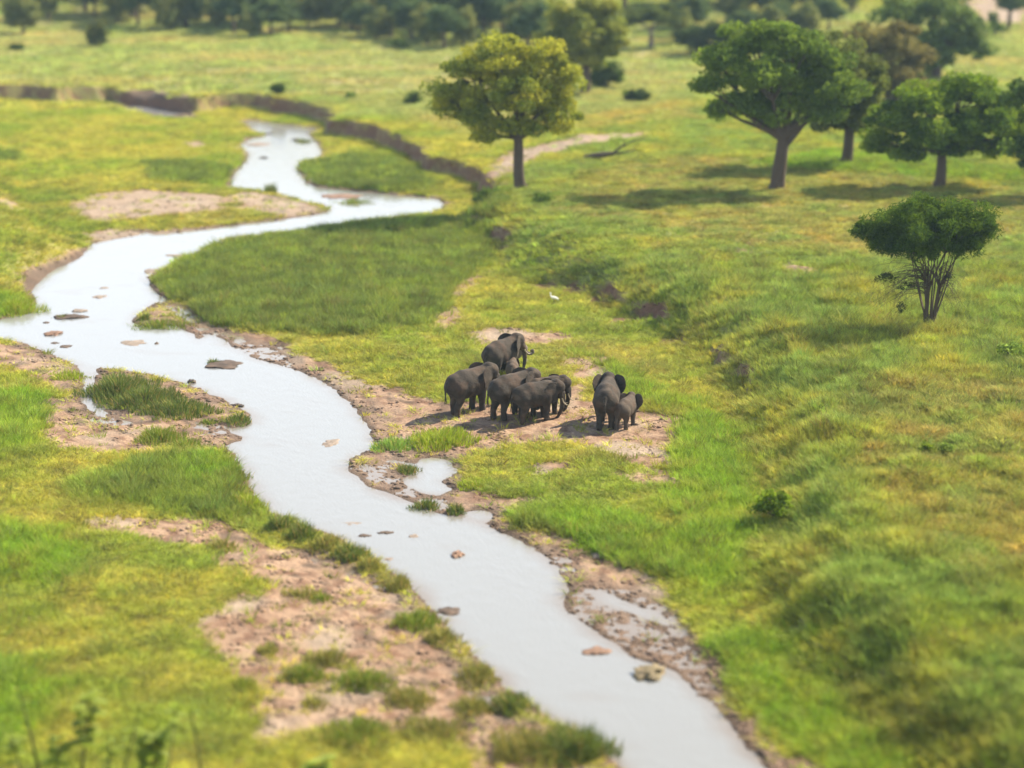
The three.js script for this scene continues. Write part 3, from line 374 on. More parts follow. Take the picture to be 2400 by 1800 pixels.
// ---------------------------------------------------------------- trees
const bark = (r, g, b) => new THREE.MeshStandardMaterial({ color: new THREE.Color().setRGB(r, g, b), roughness: 0.95 });
const BARK = bark(0.078, 0.054, 0.038), BARKPALE = bark(0.21, 0.165, 0.125), TWIG = bark(0.075, 0.055, 0.038);
const leafMat = new THREE.MeshPhysicalMaterial({ vertexColors: true, roughness: 0.85, transmission: 0.58, thickness: 0, side: THREE.DoubleSide, specularIntensity: 0.1 });
function limb(p, q, r0, r1, bend, seg = 7, rad = 6, r = Math.random) { // tapered, slightly crooked tube
  const m1 = V().lerpVectors(p, q, 0.35).add(V(bend[0], bend[1], bend[2])), m2 = V().lerpVectors(p, q, 0.7).add(V(bend[0] * 0.6 + bend[2] * 0.3, bend[1] * 0.8, bend[2] * 0.5 - bend[0] * 0.3));
  const c = new THREE.CatmullRomCurve3([p, m1, m2, q]), g = new THREE.TubeGeometry(c, seg, 1, rad), a = g.attributes.position;
  for (let i = 0; i < a.count; i++) { const t = Math.floor(i / (rad + 1)) / seg, m = c.getPoint(t), w = mix(r0, r1, Math.pow(t, 0.8)); a.setXYZ(i, m.x + (a.getX(i) - m.x) * w, m.y + (a.getY(i) - m.y) * w, m.z + (a.getZ(i) - m.z) * w); }
  g.computeVertexNormals(); return g;
}
// lobes: [x, y, z, rx, ry] ; leaves gather in clumps near the skin of each lobe
function leafCloud(lobes, o, r) {
  const pos = [], col = [], area = lobes.map(l => l[3] * l[4]), sum = area.reduce((a, b) => a + b, 0), ends = [];
  lobes.forEach((l, li) => {
    const n = Math.round(o.leaves * area[li] / sum), clumps = Math.max(5, Math.round(o.clumps * area[li] / sum)), rz = o.rz ? l[3] * o.rz : l[3] * 0.92;
    const C = []; for (let i = 0; i < clumps; i++) { const a = r() * 6.283, u = r() * 2 - 1, k = Math.sqrt(1 - u * u), f = Math.pow(r(), 0.45), y = u < -0.35 && o.flat ? u * 0.55 : u; C.push([l[0] + Math.cos(a) * k * l[3] * f, l[1] + y * l[4] * f, l[2] + Math.sin(a) * k * rz * f, 0.55 + 0.75 * r(), li, r(), o.tint ? o.tint(l, Math.cos(a) * k * f, y * f, r) : 0]); }
    for (const c of C) if (r() < (o.twigShare ?? 0.5)) ends.push([V(c[0], c[1], c[2]), li]);
    for (let i = 0; i < n; i++) {
      const c = C[Math.floor(r() * clumps)], R = o.clumpR * c[3]; let gx, gy, gz; do { gx = r() * 2 - 1; gy = r() * 2 - 1; gz = r() * 2 - 1; } while (gx * gx + gy * gy + gz * gz > 1);
      const x = c[0] + gx * R, y = c[1] + gy * R * (o.squash ?? 0.62), z = c[2] + gz * R, s = o.size * (0.6 + 0.8 * r());
      const a = V(r() - 0.5, (r() - 0.5) * (o.lie ?? 0.8) + (o.lift || 0), r() - 0.5).normalize(), b = V(r() - 0.5, (r() - 0.5) * 0.9, r() - 0.5).cross(a).normalize(), w = s * (o.slim ?? 0.55);
      pos.push(x - a.x * s / 2, y - a.y * s / 2, z - a.z * s / 2, x + b.x * w / 2, y + b.y * w / 2 + s * 0.08, z + b.z * w / 2, x + a.x * s / 2, y + a.y * s / 2, z + a.z * s / 2, x - a.x * s / 2, y - a.y * s / 2, z - a.z * s / 2, x + a.x * s / 2, y + a.y * s / 2, z + a.z * s / 2, x - b.x * w / 2, y - b.y * w / 2 + s * 0.08, z - b.z * w / 2);
      const j = 0.7 + 0.5 * r() + 0.15 * (c[5] - 0.5), k = mix3(o.color, o.color2 || o.color, clamp(c[6] + 0.35 * (r() - 0.5) + 0.3 * (c[5] - 0.5)));
      for (let q = 0; q < 6; q++) col.push(k[0] * j, k[1] * j, k[2] * j);
    }
  });
  return { g: geo(pos, null, col), ends };
}
function tree(o) { // trunk (> fork), crown, at the origin
  const r = mulberry(o.seed), g = new THREE.Group(); g.name = o.name || 'savanna_tree';
  const { g: lg, ends } = leafCloud(o.lobes, o, r), parts = [], f = o.fork, top = V(f[0], f[1], f[2] || 0), R = o.trunkR;
  parts.push(limb(V(0, -0.4, 0), top, R * 1.15, R * 0.8, [o.crook || 0.08, 0, 0.05], 9, 10));
  { const b = new THREE.CylinderGeometry(R * 1.05, R * 1.32, 0.7, 10, 3, true); b.translate(0, 0.1, 0); parts.push(b); }
  const hubs = o.lobes.map(l => V(mix(top.x, l[0], 0.72), mix(top.y, l[1], 0.62), mix(top.z, l[2], 0.72)));
  hubs.forEach(h => parts.push(limb(top, h, R * 0.55, R * 0.2, [(r() - 0.5) * 0.5, (r() - 0.2) * 0.4, (r() - 0.5) * 0.5], 7, 7)));
  for (const [e, li] of ends) parts.push(limb(hubs[li], e, R * 0.17, R * 0.04, [(r() - 0.5) * 0.6, (r() - 0.3) * 0.5, (r() - 0.5) * 0.6], 4, 4));
  (o.extra || []).forEach(([p, q, a, b]) => parts.push(limb(V(...p), V(...q), a, b, [0.08, 0.05, 0.05], 6, 7)));
  parts.forEach(p => { p.deleteAttribute('uv'); }); g.add(mesh('trunk', mergeGeometries(parts.map(p => p.index ? p.toNonIndexed() : p)), o.bark || BARK), mesh('crown', lg, leafMat));
  return g;
}
const GREEN = [0.135, 0.215, 0.030], GREEN2 = [0.22, 0.31, 0.030], DARK = [0.075, 0.120, 0.030], OLIVE = [0.18, 0.19, 0.045], GOLD = [0.52, 0.50, 0.045];
function stand(t, x, z, label, group, turn = 0, sink = 0) { t.position.set(x, height(x, z) - sink, z); t.rotation.y = turn; return place(t, label, 'tree', group); }

stand(tree({ seed: 101, leaves: 34000, clumps: 160, clumpR: 0.95, size: 0.29, color: [0.27, 0.33, 0.040], color2: GOLD, tint: (l, x, y, q) => q(), trunkR: 0.42, crook: -0.12, bark: BARK, fork: [-0.25, 3.7],
  lobes: [[-4.18,6.46,0,1.98,1.4],[-5.5,6.8,0.6,1.08,1.08],[-3.69,8.5,-0.5,1.76,1.29],[-1.38,9.51,0.6,2.04,1.29],[1.25,9.34,-0.6,2.04,1.21],[2.9,7.82,0.5,1.27,1.34],[-0.23,7.31,1.2,2.27,1.61],[-2.21,5.1,0.4,1.64,1.02],[1.75,5.61,-0.7,1.56,1.13],[3.13,5.34,0.5,1.08,0.81],[-0.23,7.65,-1.4,2.12,1.61],[-2.7,3.91,0.5,0.91,0.54],[0.43,4.59,0.2,1.27,0.67]] }), 0.69, -156.38, 'rounded tree with yellow-tinged crown standing at the river bend');
stand(tree({ seed: 102, leaves: 44000, clumps: 200, clumpR: 0.9, size: 0.28, flat: true, color: GREEN, color2: GREEN2, tint: (l, x, y, q) => q(), trunkR: 0.52, crook: -0.05, fork: [0.35, 3.6],
  lobes: [[-4.38,9.17,0.2,1.98,1.29],[-4.87,7.65,0.5,1.19,0.75],[-1.91,10.53,-0.4,2.27,1.21],[0.72,10.36,0.6,2.27,1.29],[-0.92,8.16,1.2,2.55,1.48],[2.54,9.01,-0.6,2.21,1.4],[3.69,7.31,0.5,1.98,1.48],[-2.57,6.12,0.3,1.76,0.94],[-3.89,5.78,-0.4,1.19,0.7],[0.4,6.46,-1.2,2.41,1.13],[2.7,5.78,0.8,1.56,0.94],[-0.92,5.2,0.2,1.36,0.7]], extra: [[[0.15, 2.7, 0], [3.0, 6.4, 0.3], 0.24, 0.10]] }), 18.84, -156.38, 'broad dark-crowned tree with forked trunk above its shadow');
stand(tree({ seed: 103, leaves: 18000, clumps: 120, clumpR: 0.9, size: 0.36, color: [0.16, 0.22, 0.035], color2: OLIVE, tint: () => 0.5, trunkR: 0.42, crook: 0.12, fork: [0.2, 4.0],
  lobes: [[-1.23,8.05,0,2.63,1.81],[0.53,6.6,0.5,2.18,2.17],[0.18,4.6,-0.4,1.83,1.63],[0.88,3.15,0.3,1.41,1.01],[-2.11,6.23,-0.6,2.46,1.99],[-1.41,3.7,0,1.41,1.09]] }), 25.26, -167.25, 'leaning-trunk tree just behind the broad dark-crowned tree');
stand(tree({ seed: 104, leaves: 44000, clumps: 210, clumpR: 0.88, size: 0.27, flat: true, color: [0.11, 0.195, 0.020], color2: [0.23, 0.33, 0.018], tint: (l, x, y, q) => q(), trunkR: 0.40, crook: 0.05, fork: [0.1, 2.5],
  lobes: [[-3.25,4.79,0.2,2,1.35],[-4.24,3.08,-0.4,1.43,0.92],[-1.26,6.33,0.5,2.28,1.22],[1.39,6.84,-0.5,2.42,1.14],[-0.6,4.1,1.3,2.42,1.35],[2.72,4.79,0.8,2.42,1.41],[4.37,5.47,-0.4,1.71,1.41],[5.37,4.1,0.5,1.43,1.03],[-2.75,2.56,0.3,1.43,0.7],[1.06,3.08,-0.8,2.14,0.87],[3.71,2.91,0.4,1.43,0.7]] }), 30.56, -157.4, 'dense low-crowned tree behind the small feathery acacia');
stand(tree({ seed: 105, leaves: 9000, clumps: 90, clumpR: 0.8, size: 0.33, flat: true, color: DARK, color2: GREEN, tint: (l, x, y, q) => q(), trunkR: 0.4, fork: [0.1, 2.8],
  lobes: [[-2.1,3.67,0,1.78,1.33],[-2.91,2.67,0.4,1.29,1],[-0.97,6.67,0.5,2.26,1.83],[0.97,5.67,-0.4,2.59,2],[0,3.34,0.8,2.26,1.5],[-2.91,6.84,-0.6,1.45,1.27]] }), 38.28, -153.38, 'dark tree cut off by the right edge of the view');
stand(tree({ seed: 106, leaves: 18000, clumps: 130, clumpR: 0.95, size: 0.42, color: [0.22, 0.27, 0.045], color2: [0.36, 0.36, 0.05], tint: (l, x, y, q) => q(), trunkR: 0.45, fork: [0.0, 3.8],
  lobes: [[-2.62,5.04,0,2,1.83],[-1.29,7.11,0.5,2.44,1.74],[1.16,7.34,-0.5,2.22,1.65],[2.27,5.5,0.4,1.51,1.93],[-0.4,5.04,1,2.67,2.06],[-1.07,3.44,0,1.87,1.15],[1.6,3.67,-0.4,1.51,1.1]] }), 7.02, -213.33, 'tall round tree in the distance behind the yellow-tinged one');
stand(tree({ seed: 107, leaves: 8000, clumps: 80, clumpR: 1.1, size: 0.5, color: [0.17, 0.17, 0.045], color2: [0.30, 0.24, 0.08], tint: () => 0.45, trunkR: 0.4, fork: [0.1, 2.0],
  lobes: [[-2.57,4.77,0,2.14,1.99],[0,5.87,0.8,2.78,1.85],[1.71,3.88,-0.5,2.14,2.43],[-1.07,2.56,0.6,2.57,2.21],[0.86,1.46,0,2.35,1.54],[2.57,1.46,0.5,1.28,1.32]] }), 35.04, -205.1, 'olive-brown bushy tree between the two dark right-hand trees');
stand(tree({ seed: 108, leaves: 9000, clumps: 90, clumpR: 1.2, size: 0.55, color: [0.14, 0.21, 0.055], color2: [0.20, 0.27, 0.06], tint: (l, x, y, q) => q(), trunkR: 0.5, fork: [0.1, 3.0],
  lobes: [[-4.02,6.82,0,2.83,2.05],[-0.47,7.31,0.8,3.78,1.95],[2.36,5.85,-0.5,3.07,2.44],[1.42,3.17,0.6,3.07,2.19],[-1.65,3.9,0,3.54,2.44],[3.54,4.14,0.5,1.89,2.19],[-0.47,1.46,0,2.36,1.46]] }), 43.18, -227.14, 'large round hazy tree behind the olive-brown bushy one');
stand(tree({ seed: 109, leaves: 5000, clumps: 60, clumpR: 0.9, size: 0.45, flat: true, squash: 0.4, color: [0.095, 0.135, 0.035], color2: [0.15, 0.19, 0.04], tint: (l, x, y, q) => q(), trunkR: 0.3, bark: BARKPALE, fork: [0, 2.2],
  lobes: [[0,4,0,3.3,1.43],[-1.86,3.29,0.4,1.7,0.99],[2.13,3.4,-0.4,1.59,0.99]] }), 15.9, -256.41, 'flat-topped pale acacia at the foot of the wooded hill');
stand(tree({ seed: 110, leaves: 5000, clumps: 60, clumpR: 0.9, size: 0.45, flat: true, squash: 0.5, color: DARK, color2: [0.085, 0.115, 0.03], tint: (l, x, y, q) => q(), trunkR: 0.3, fork: [0, 0.9],
  lobes: [[-1.55,1.97,0,2.17,1.49],[0.78,2.77,0.5,2.58,1.39],[2.33,1.81,-0.4,2.07,1.39],[-0.52,1.17,0.5,2.58,1.07]] }), 21.92, -249.18, 'low dark spreading tree left of the broad dark-crowned tree top');

// the small feathery acacia
{
  const r = mulberry(77), g = new THREE.Group(); g.name = 'acacia_tree';
  const lobes = [[-3.02,5.07,0,1.16,0.65],[-1.57,5.71,0.4,1.5,0.75],[0,6.01,-0.4,1.69,0.7],[1.57,5.76,0.4,1.45,0.75],[2.47,5.12,-0.2,1.02,0.65],[-0.48,5.04,0.9,2.06,0.9],[-1.57,4.72,-0.6,1.69,0.75],[1.21,4.82,-0.7,1.6,0.75],[-2.06,4.37,0.4,1.4,0.5],[-0.24,4.24,0.2,1.94,0.55],[1.45,4.37,0.3,1.33,0.5]];
  const { g: lg, ends } = leafCloud(lobes, { leaves: 50000, clumps: 330, clumpR: 0.48, size: 0.27, slim: 0.16, squash: 0.85, flat: true, lift: 0.3, color: [0.060, 0.115, 0.014], color2: [0.14, 0.22, 0.016], tint: (l, x, y, q) => q(), twigShare: 1 }, r);
  const parts = [], stems = [[-0.12, 2.1, 0.0], [0.42, 2.2, 0.1]].map(p => V(...p));
  for (let i = 0; i < 9; i++) { const a = -1.25 + 2.5 * i / 8 + 0.2 * (r() - 0.5); parts.push(limb(V(0.02 + 0.05 * a, -0.2 + 0.5 * r(), 0.05 * (r() - 0.5)), V(1.35 * Math.sin(a) + 0.1, 3.9 + 0.5 * r(), (r() - 0.5) * 1.6), 0.06, 0.02, [0.1 * Math.sin(a), 0.1, 0], 7, 5)); }
  parts.push(limb(V(-0.03, -0.3, 0), stems[0], 0.15, 0.085, [-0.10, 0, 0.03], 8, 8), limb(V(0.06, -0.3, 0.03), stems[1], 0.14, 0.075, [0.06, 0, 0], 8, 8), limb(V(0.02, -0.2, 0.05), V(0.12, 1.05, 0.1), 0.09, 0.05, [0.02, 0, 0], 4, 6), limb(V(-0.15, -0.2, 0.05), V(-0.35, 0.9, 0.15), 0.05, 0.02, [-0.03, 0, 0], 4, 5));
  const hubs = []; for (let i = 0; i < 15; i++) { const s = stems[i % 2], a = (i / 15) * 6.283 + r(), h = V(s.x + Math.cos(a) * (0.4 + 0.9 * r()), 3.3 + 0.8 * r(), Math.sin(a) * (0.4 + 0.8 * r())); hubs.push(h); parts.push(limb(V(s.x * (0.9 + 0.2 * r()), s.y - 0.9 * r() * (i > 8 ? 0.6 : 0), s.z), h, 0.05, 0.022, [(r() - 0.5) * 0.15, 0.05, (r() - 0.5) * 0.15], 6, 5)); }
  for (const [e] of ends) { let b = hubs[0], d = 1e9; for (const h of hubs) { const q = h.distanceTo(e) + r() * 0.8; if (q < d) { d = q; b = h; } } parts.push(limb(b, e, 0.017, 0.004, [(r() - 0.5) * 0.3, 0.15 * r(), (r() - 0.5) * 0.3], 4, 3)); }
  for (let i = 0; i < 70; i++) { // bare twigs that spread and hang below the crown, most of them on the left
    const left = r() < 0.72, s = stems[left ? 0 : 1], len = 1.0 + 2.4 * r(), a = left ? Math.PI + (r() - 0.5) * 1.7 : (r() - 0.5) * 2.2, y0 = 1.6 + 1.5 * r(), q = V(s.x + Math.cos(a) * len * (left ? 1 : 0.45), y0 + 0.6 - 0.55 * len * r() * 1.5, Math.sin(a) * len * 0.8);
    const p = V(s.x * 0.9, y0, 0); parts.push(limb(p, q, 0.022, 0.004, [0, 0.35, 0], 5, 3)); for (let k = 0; k < 4; k++) { const m = V().lerpVectors(p, q, 0.5 + 0.45 * r()); m.y += 0.15; parts.push(limb(m, V(m.x + (r() - 0.5) * 0.7 - (left ? 0.2 : 0), m.y - 0.5 * r() - 0.05, m.z + (r() - 0.5) * 0.6), 0.009, 0.003, [0, 0.05, 0], 3, 3)); }
  }
  parts.forEach(p => p.deleteAttribute('uv'));
  const low = leafCloud([[-2.3, 2.65, 0.2, 0.7, 0.22], [-1.3, 2.2, 0.3, 0.55, 0.2], [-1.55, 0.95, 0.2, 0.25, 0.35], [0.9, 2.7, 0, 0.4, 0.2]], { leaves: 900, clumps: 36, clumpR: 0.22, size: 0.15, slim: 0.25, color: [0.05, 0.075, 0.02] }, r).g;
  g.add(mesh('trunk', mergeGeometries(parts.map(p => p.toNonIndexed())), TWIG), mesh('crown', mergeGeometries([lg, low]), leafMat));
  stand(g, 21.55, -111.92, 'small feathery acacia with bare lower twigs on the right terrace');
}
// ---------------------------------------------------------------- bushes of the plain
function bush(o) {
  const r = mulberry(o.seed), g = new THREE.Group(); g.name = o.name || 'bush';
  const { g: lg, ends } = leafCloud(o.lobes, { leaves: o.leaves || 900, clumps: o.clumps || 22, clumpR: o.clumpR || 0.4, size: o.size || 0.26, color: o.color || DARK, color2: o.color2 || GREEN, tint: (l, x, y, q) => q(), twigShare: 0.4, slim: o.slim }, r);
  const parts = ends.map(([e]) => limb(V((r() - 0.5) * 0.2, -0.15, (r() - 0.5) * 0.2), e, 0.04, 0.012, [0, 0.1, 0], 4, 4)); parts.forEach(p => p.deleteAttribute('uv'));
  g.add(mesh('stem', mergeGeometries(parts), TWIG), mesh('foliage', lg, leafMat)); g.position.set(o.x, height(o.x, o.z), o.z); return place(g, o.label, 'bush', o.group);
}
const B = (x, z) => ({ x, z });
bush({ ...B(-47.86, -258.55), seed: 1, leaves: 1800, clumps: 40, clumpR: 0.7, size: 0.4, lobes: [[-0.05,1.6,0,1.29,1.33],[0.05,2.54,0.3,0.86,0.77],[-0.27,0.88,-0.3,1.07,0.88]], color: [0.075, 0.11, 0.035], color2: OLIVE, label: 'round bush alone on the far plain near the left edge' });
bush({ ...B(-56.22, -254.3), seed: 2, leaves: 500, lobes: [[0,0.44,0,0.84,0.38]], label: 'low bush at the far left edge of the plain' });
bush({ ...B(-12.97, -256.41), seed: 3, leaves: 700, lobes: [[-0.21,0.6,0,0.9,0.55],[0.53,0.33,0,0.53,0.33]], label: 'low bush on the far meadow below the woods' });
bush({ ...B(-22.75, -216.34), seed: 4, leaves: 900, lobes: [[0,0.46,0,0.77,0.46]], label: 'small dark bush on the plain just beyond the cut bank' });
bush({ ...B(-15.57, -214.07), seed: 5, leaves: 300, lobes: [[0,0.28,0,0.36,0.28]], color: MEADOW, label: 'tiny green bush on the plain left of the grey-green one' });
bush({ ...B(-9.23, -207.89), seed: 6, leaves: 800, lobes: [[0,0.54,0,0.65,0.54]], color: [0.06, 0.08, 0.03], label: 'grey-green bush left of the yellow-tinged tree' });
bush({ ...B(11.79, -207.89), seed: 7, leaves: 1600, lobes: [[-0.52,0.54,0,0.69,0.49],[0.52,0.54,0.3,0.78,0.49]], color: [0.04, 0.06, 0.018], label: 'wide dark bush on the plain right of the distant round tree' });
bush({ ...B(9.09, -218.26), seed: 8, leaves: 2500, clumps: 50, clumpR: 0.6, size: 0.36, lobes: [[-0.27,1.73,0,1.09,0.94],[0.86,1.27,0.3,1,1.03],[-0.73,0.94,-0.3,0.82,0.84]], label: 'rounded bush beside the trunk of the distant round tree' });
bush({ ...B(50.86, -243.29), seed: 9, leaves: 400, lobes: [[0,0.36,0,0.61,0.31]], label: 'small bush on the bright meadow at upper right' });
bush({ ...B(58.47, -270.99), seed: 10, leaves: 900, clumpR: 0.6, size: 0.4, lobes: [[0,1.59,0,0.72,1.48]], label: 'narrow upright bush at the top right corner' });
bush({ ...B(-1.36, -157.18), seed: 11, leaves: 1500, size: 0.2, lobes: [[-0.07,0.41,0,0.73,0.48],[-0.83,0.14,0.3,0.6,0.34]], color: GREEN, label: 'leafy bush at the foot of the yellow-tinged tree' });
bush({ ...B(2.03, -150.69), seed: 12, leaves: 700, size: 0.2, lobes: [[0.06,0.33,0,0.51,0.33]], color: GREEN, label: 'small bush right of the yellow-tinged tree trunk' });
bush({ ...B(17.17, -88.01), seed: 13, leaves: 500, size: 0.15, clumpR: 0.16, lobes: [[-0.13,0.34,0,0.23,0.2],[0.13,0.22,0.1,0.19,0.16]], color: GREEN2, color2: [0.24, 0.32, 0.04], label: 'small dark herb in the dry orange grass on the right' });
bush({ ...B(17.94, -88.01), seed: 14, leaves: 420, size: 0.14, clumpR: 0.16, lobes: [[-0.04,0.3,0,0.31,0.16]], color: [0.24, 0.32, 0.05], color2: MEADOW, label: 'pale green herb beside the small dark herb in dry grass' });
bush({ ...B(10.65, -83.72), seed: 15, leaves: 1800, clumps: 34, size: 0.17, clumpR: 0.3, lobes: [[-0.27,0.75,0,0.58,0.45],[0.18,0.47,0.3,0.62,0.38],[-0.73,0.43,-0.2,0.36,0.3]], color: [0.20, 0.30, 0.025], color2: [0.30, 0.42, 0.03], label: 'bright green leafy mound on the terrace edge near the herd' });
bush({ ...B(24.25, -104.19), seed: 16, leaves: 900, size: 0.17, clumpR: 0.3, lobes: [[0,0.5,0,0.66,0.41]], color: GREEN2, color2: MEADOW, label: 'green bush at the right edge below the small acacia' });
// the wood on the hill: a few kinds, each trunk on its own
{
  const kinds = [
    tree({ seed: 201, name: 'hill_tree', leaves: 3600, clumps: 50, clumpR: 1.15, size: 0.62, color: [0.10, 0.165, 0.065], color2: [0.16, 0.22, 0.065], tint: (l, x, y, q) => q(), trunkR: 0.35, fork: [0, 2.4], twigShare: 0.2, lobes: [[-1.6, 5, 0, 2.6, 2.1], [1.5, 5.6, 0.5, 2.7, 2.2], [0, 6.6, -0.6, 2.5, 1.7], [0.3, 4, 1, 2.5, 1.4]] }),
    tree({ seed: 202, name: 'hill_tree', leaves: 3600, clumps: 50, clumpR: 1.1, size: 0.62, color: [0.17, 0.22, 0.065], color2: [0.30, 0.31, 0.085], tint: (l, x, y, q) => q(), trunkR: 0.3, fork: [0, 1.4], twigShare: 0.2, lobes: [[-1.2, 3.2, 0, 2.2, 1.9], [1.3, 3.6, 0.4, 2.2, 2], [0, 5, 0, 2, 1.6]] }),
    tree({ seed: 203, name: 'hill_tree', leaves: 3000, clumps: 44, clumpR: 0.95, size: 0.6, color: [0.075, 0.12, 0.055], color2: [0.11, 0.165, 0.06], tint: (l, x, y, q) => q(), trunkR: 0.3, fork: [0, 2], twigShare: 0.2, lobes: [[0, 3.6, 0, 1.6, 2.2], [0.2, 6.2, 0, 1.5, 2.4], [-0.2, 8.6, 0, 1.1, 1.8]] }),
    tree({ seed: 204, name: 'hill_tree', leaves: 3200, clumps: 50, clumpR: 0.95, size: 0.55, flat: true, squash: 0.4, color: [0.13, 0.19, 0.06], color2: [0.21, 0.27, 0.065], tint: (l, x, y, q) => q(), trunkR: 0.28, bark: BARKPALE, fork: [0, 3.2], twigShare: 0.25, lobes: [[0, 6, 0, 3.6, 1.0], [-2, 5.4, 0.6, 2, 0.8], [2.1, 5.6, -0.5, 2, 0.8]] }),
  ], r = mulberry(909);
  const says = ['dark rounded tree among the hillside wood along the top', 'olive bushy tree among the hillside wood along the top', 'slender dark upright tree among the hillside wood along the top', 'flat-topped tree among the hillside wood along the top'];
  const wood = [];
  const zones = [[-200, 'in the top left corner'], [-50, 'above the lone round bush'], [-41, 'left of the bare slope gap'], [-30, 'above the middle of the cut bank'], [-18, 'above the far meadow bush'], [-6, 'above the yellow-tinged tree'], [8, 'beside the distant round tree'], [20, 'near the flat-topped pale acacia'], [30, 'above the forked-trunk tree'], [40, 'above the olive-brown bushy tree'], [60, 'in the top right corner']];
  const what = ['dark rounded hill tree', 'olive bushy hill tree', 'slender dark upright hill tree', 'flat-topped hill tree'], rows = [[-274, 'front row'], [-284, 'second row'], [-296, 'third row'], [-900, 'back row']];
  const put = (k, x, z, s) => { const t = kinds[k].clone(); t.name = 'hill_tree'; t.scale.set(s * (0.9 + 0.2 * r()), s * (0.85 + 0.3 * r()), s * (0.9 + 0.2 * r())); let zn = ''; for (const [a, b] of zones) if (x >= a) zn = b; const rw = rows.find(q => z >= q[0])[1]; wood.push(stand(t, x, z, `${what[k]}, ${rw}, ${zn}`, 'trees of the hillside wood', r() * 6.28, 0.1)); };
  const spots = [[-55.87,-293.61],[-52.05,-290.82],[-48.59,-288.09],[-47.07,-293.61],[-42.34,-278.9],[-40.62,-280.18],[-60.11,-304.53],[-40.05,-297.88],[-37.98,-293.61],[-34.58,-285.4],[-31.64,-280.18],[-29.86,-285.4],[-27.88,-289.45],[-25.24,-293.61],[-21.89,-281.47],[-19.76,-277.64],[-17.65,-278.9],[-16.74,-293.61],[-14.52,-285.4],[-11.49,-276.38],[-8.58,-265.58],[-6.8,-271.48],[-4.96,-278.9],[-2.7,-283.42],[-0.64,-280.18],[1.36,-273.91],[1.82,-257.72],[21.58,-278.9],[25.11,-293.61],[27.92,-278.9],[31.08,-281.47],[35.21,-286.74],[39.12,-289.45],[44.53,-293.61],[62.24,-280.18],[-59.61,-288.09],[-59.85,-273.91]];
  const kind = [0, 0, 0, 0, 1, 1, 1, 1, 0, 0, 0, 0, 0, 1, 1, 1, 1, 1, 0, 0, 0, 0, 0, 0, 0, 0, 1, 1, 3, 1, 0, 2, 2, 2, 0, 1, 1];
  spots.forEach(([x, z], i) => put(kind[i], x, z, [0.85, 0.8, 0.8, 1][kind[i]]));
  const low = [[-36.82,-279.85],[-34.19,-274.86],[-31.5,-271.23],[-29.38,-272.43],[-27.48,-276.09],[-25.64,-281.13],[-18.59,-271.23],[-16.13,-267.69],[-14.65,-271.23],[-11.97,-267.69],[-9.78,-260.88],[-7.76,-256.52],[-5.73,-260.88],[-3.38,-267.69],[-1.17,-268.86],[0.76,-260.88],[2.3,-252.31],[-42.52,-277.33],[-40.87,-279.85],[-46.87,-281.13],[-49.93,-283.71],[-53.83,-289.02],[19.84,-263.11],[22.12,-271.23],[27.38,-267.69],[30.56,-268.86],[33.08,-273.64],[35.32,-271.23],[38.91,-274.86]]; low.forEach(([x, z], i) => put([1, 0, 1, 0, 0][i % 5], x, z, 0.5 + 0.25 * r()));
  const high = [[-59.91,-310.32],[-56.04,-304.8],[-53.48,-307.14],[-49.69,-302.5],[-48.15,-308.72],[-38.21,-305.58],[-34.68,-299.48],[-31.59,-296.52],[-29.72,-302.5],[-27.04,-304.03],[-24.05,-297.99],[-21.28,-293.61],[-19.25,-295.06],[-15.9,-300.98],[-13.1,-293.61],[-10.42,-286.59],[-8.02,-285.22],[-5.77,-290.76],[-3.45,-297.99],[-0.97,-293.61],[1.13,-287.97],[14.79,-293.61],[21.11,-297.25],[28.2,-300.98],[31.47,-296.52],[35.39,-304.03],[39.35,-305.58],[44.2,-308.72]]; high.forEach(([x, z], i) => put([0, 0, 1, 0][i % 4], x, z, 0.8 + 0.25 * r()));
  const same = {}; wood.sort((a, b) => a.position.x - b.position.x).forEach(t => (same[t.userData.label] ??= []).push(t));
  for (const L of Object.values(same)) if (L.length > 1) L.forEach((t, i) => { t.userData.label += ', ' + ['first', 'second', 'third', 'fourth', 'fifth', 'sixth', 'seventh', 'eighth'][i] + ' from left'; });
}
console.log('trees');
// ---------------------------------------------------------------- mud bars and stones in the river
const MUDBAR = [0.085, 0.058, 0.044], WET = [0.27, 0.22, 0.185], RED = [0.22, 0.13, 0.09], DARKM = [0.035, 0.028, 0.026], OLIVEM = [0.19, 0.155, 0.085];
const lumpMat = new THREE.MeshStandardMaterial({ vertexColors: true, roughness: 0.8 });
let lumpSeed = 0;
function lump(name, label, x, z, w, d, h, tone) { // a low uneven hump that rises from under the water
  const s = ++lumpSeed * 3.7, g = mergeVertices(new THREE.IcosahedronGeometry(1, 4).deleteAttribute('uv').deleteAttribute('normal')), p = g.attributes.position, col = [];
  for (let i = 0; i < p.count; i++) {
    const a = p.getX(i), b = p.getY(i), c = p.getZ(i), n = 1 + 0.6 * noise(a * 1.7 + s, c * 1.7, b) + 0.35 * noise(a * 4 + s, c * 4, b * 3), y = b > 0 ? Math.pow(b, 0.7) : b * 1.2;
    p.setXYZ(i, a * n * w * 0.5, y * h * 0.8 * (1 + 0.9 * noise(a * 4, c * 4 + s)), c * n * d * 0.5);
    const j = 0.85 + 0.6 * noise(a * 6 + s, b * 6, c * 6), m = mix3(tone, [0.30, 0.20, 0.14], 0.35 * sstep(0, 0.5, noise(a * 2.2 + s, c * 2.2))); col.push(m[0] * j, m[1] * j, m[2] * j);
  }
  g.setAttribute('color', new THREE.Float32BufferAttribute(col, 3)); g.computeVertexNormals();
  const o = mesh(name, g, lumpMat); o.position.set(x, Math.max(0, height(x, z)) - 0.02, z); o.rotation.y = (noise(s, 1) - 0.1) * 0.6; place(o, label, name === 'stone' ? 'stone' : 'mud bar', name === 'stone' ? 'stones in the river' : 'mud bars in the river');
}
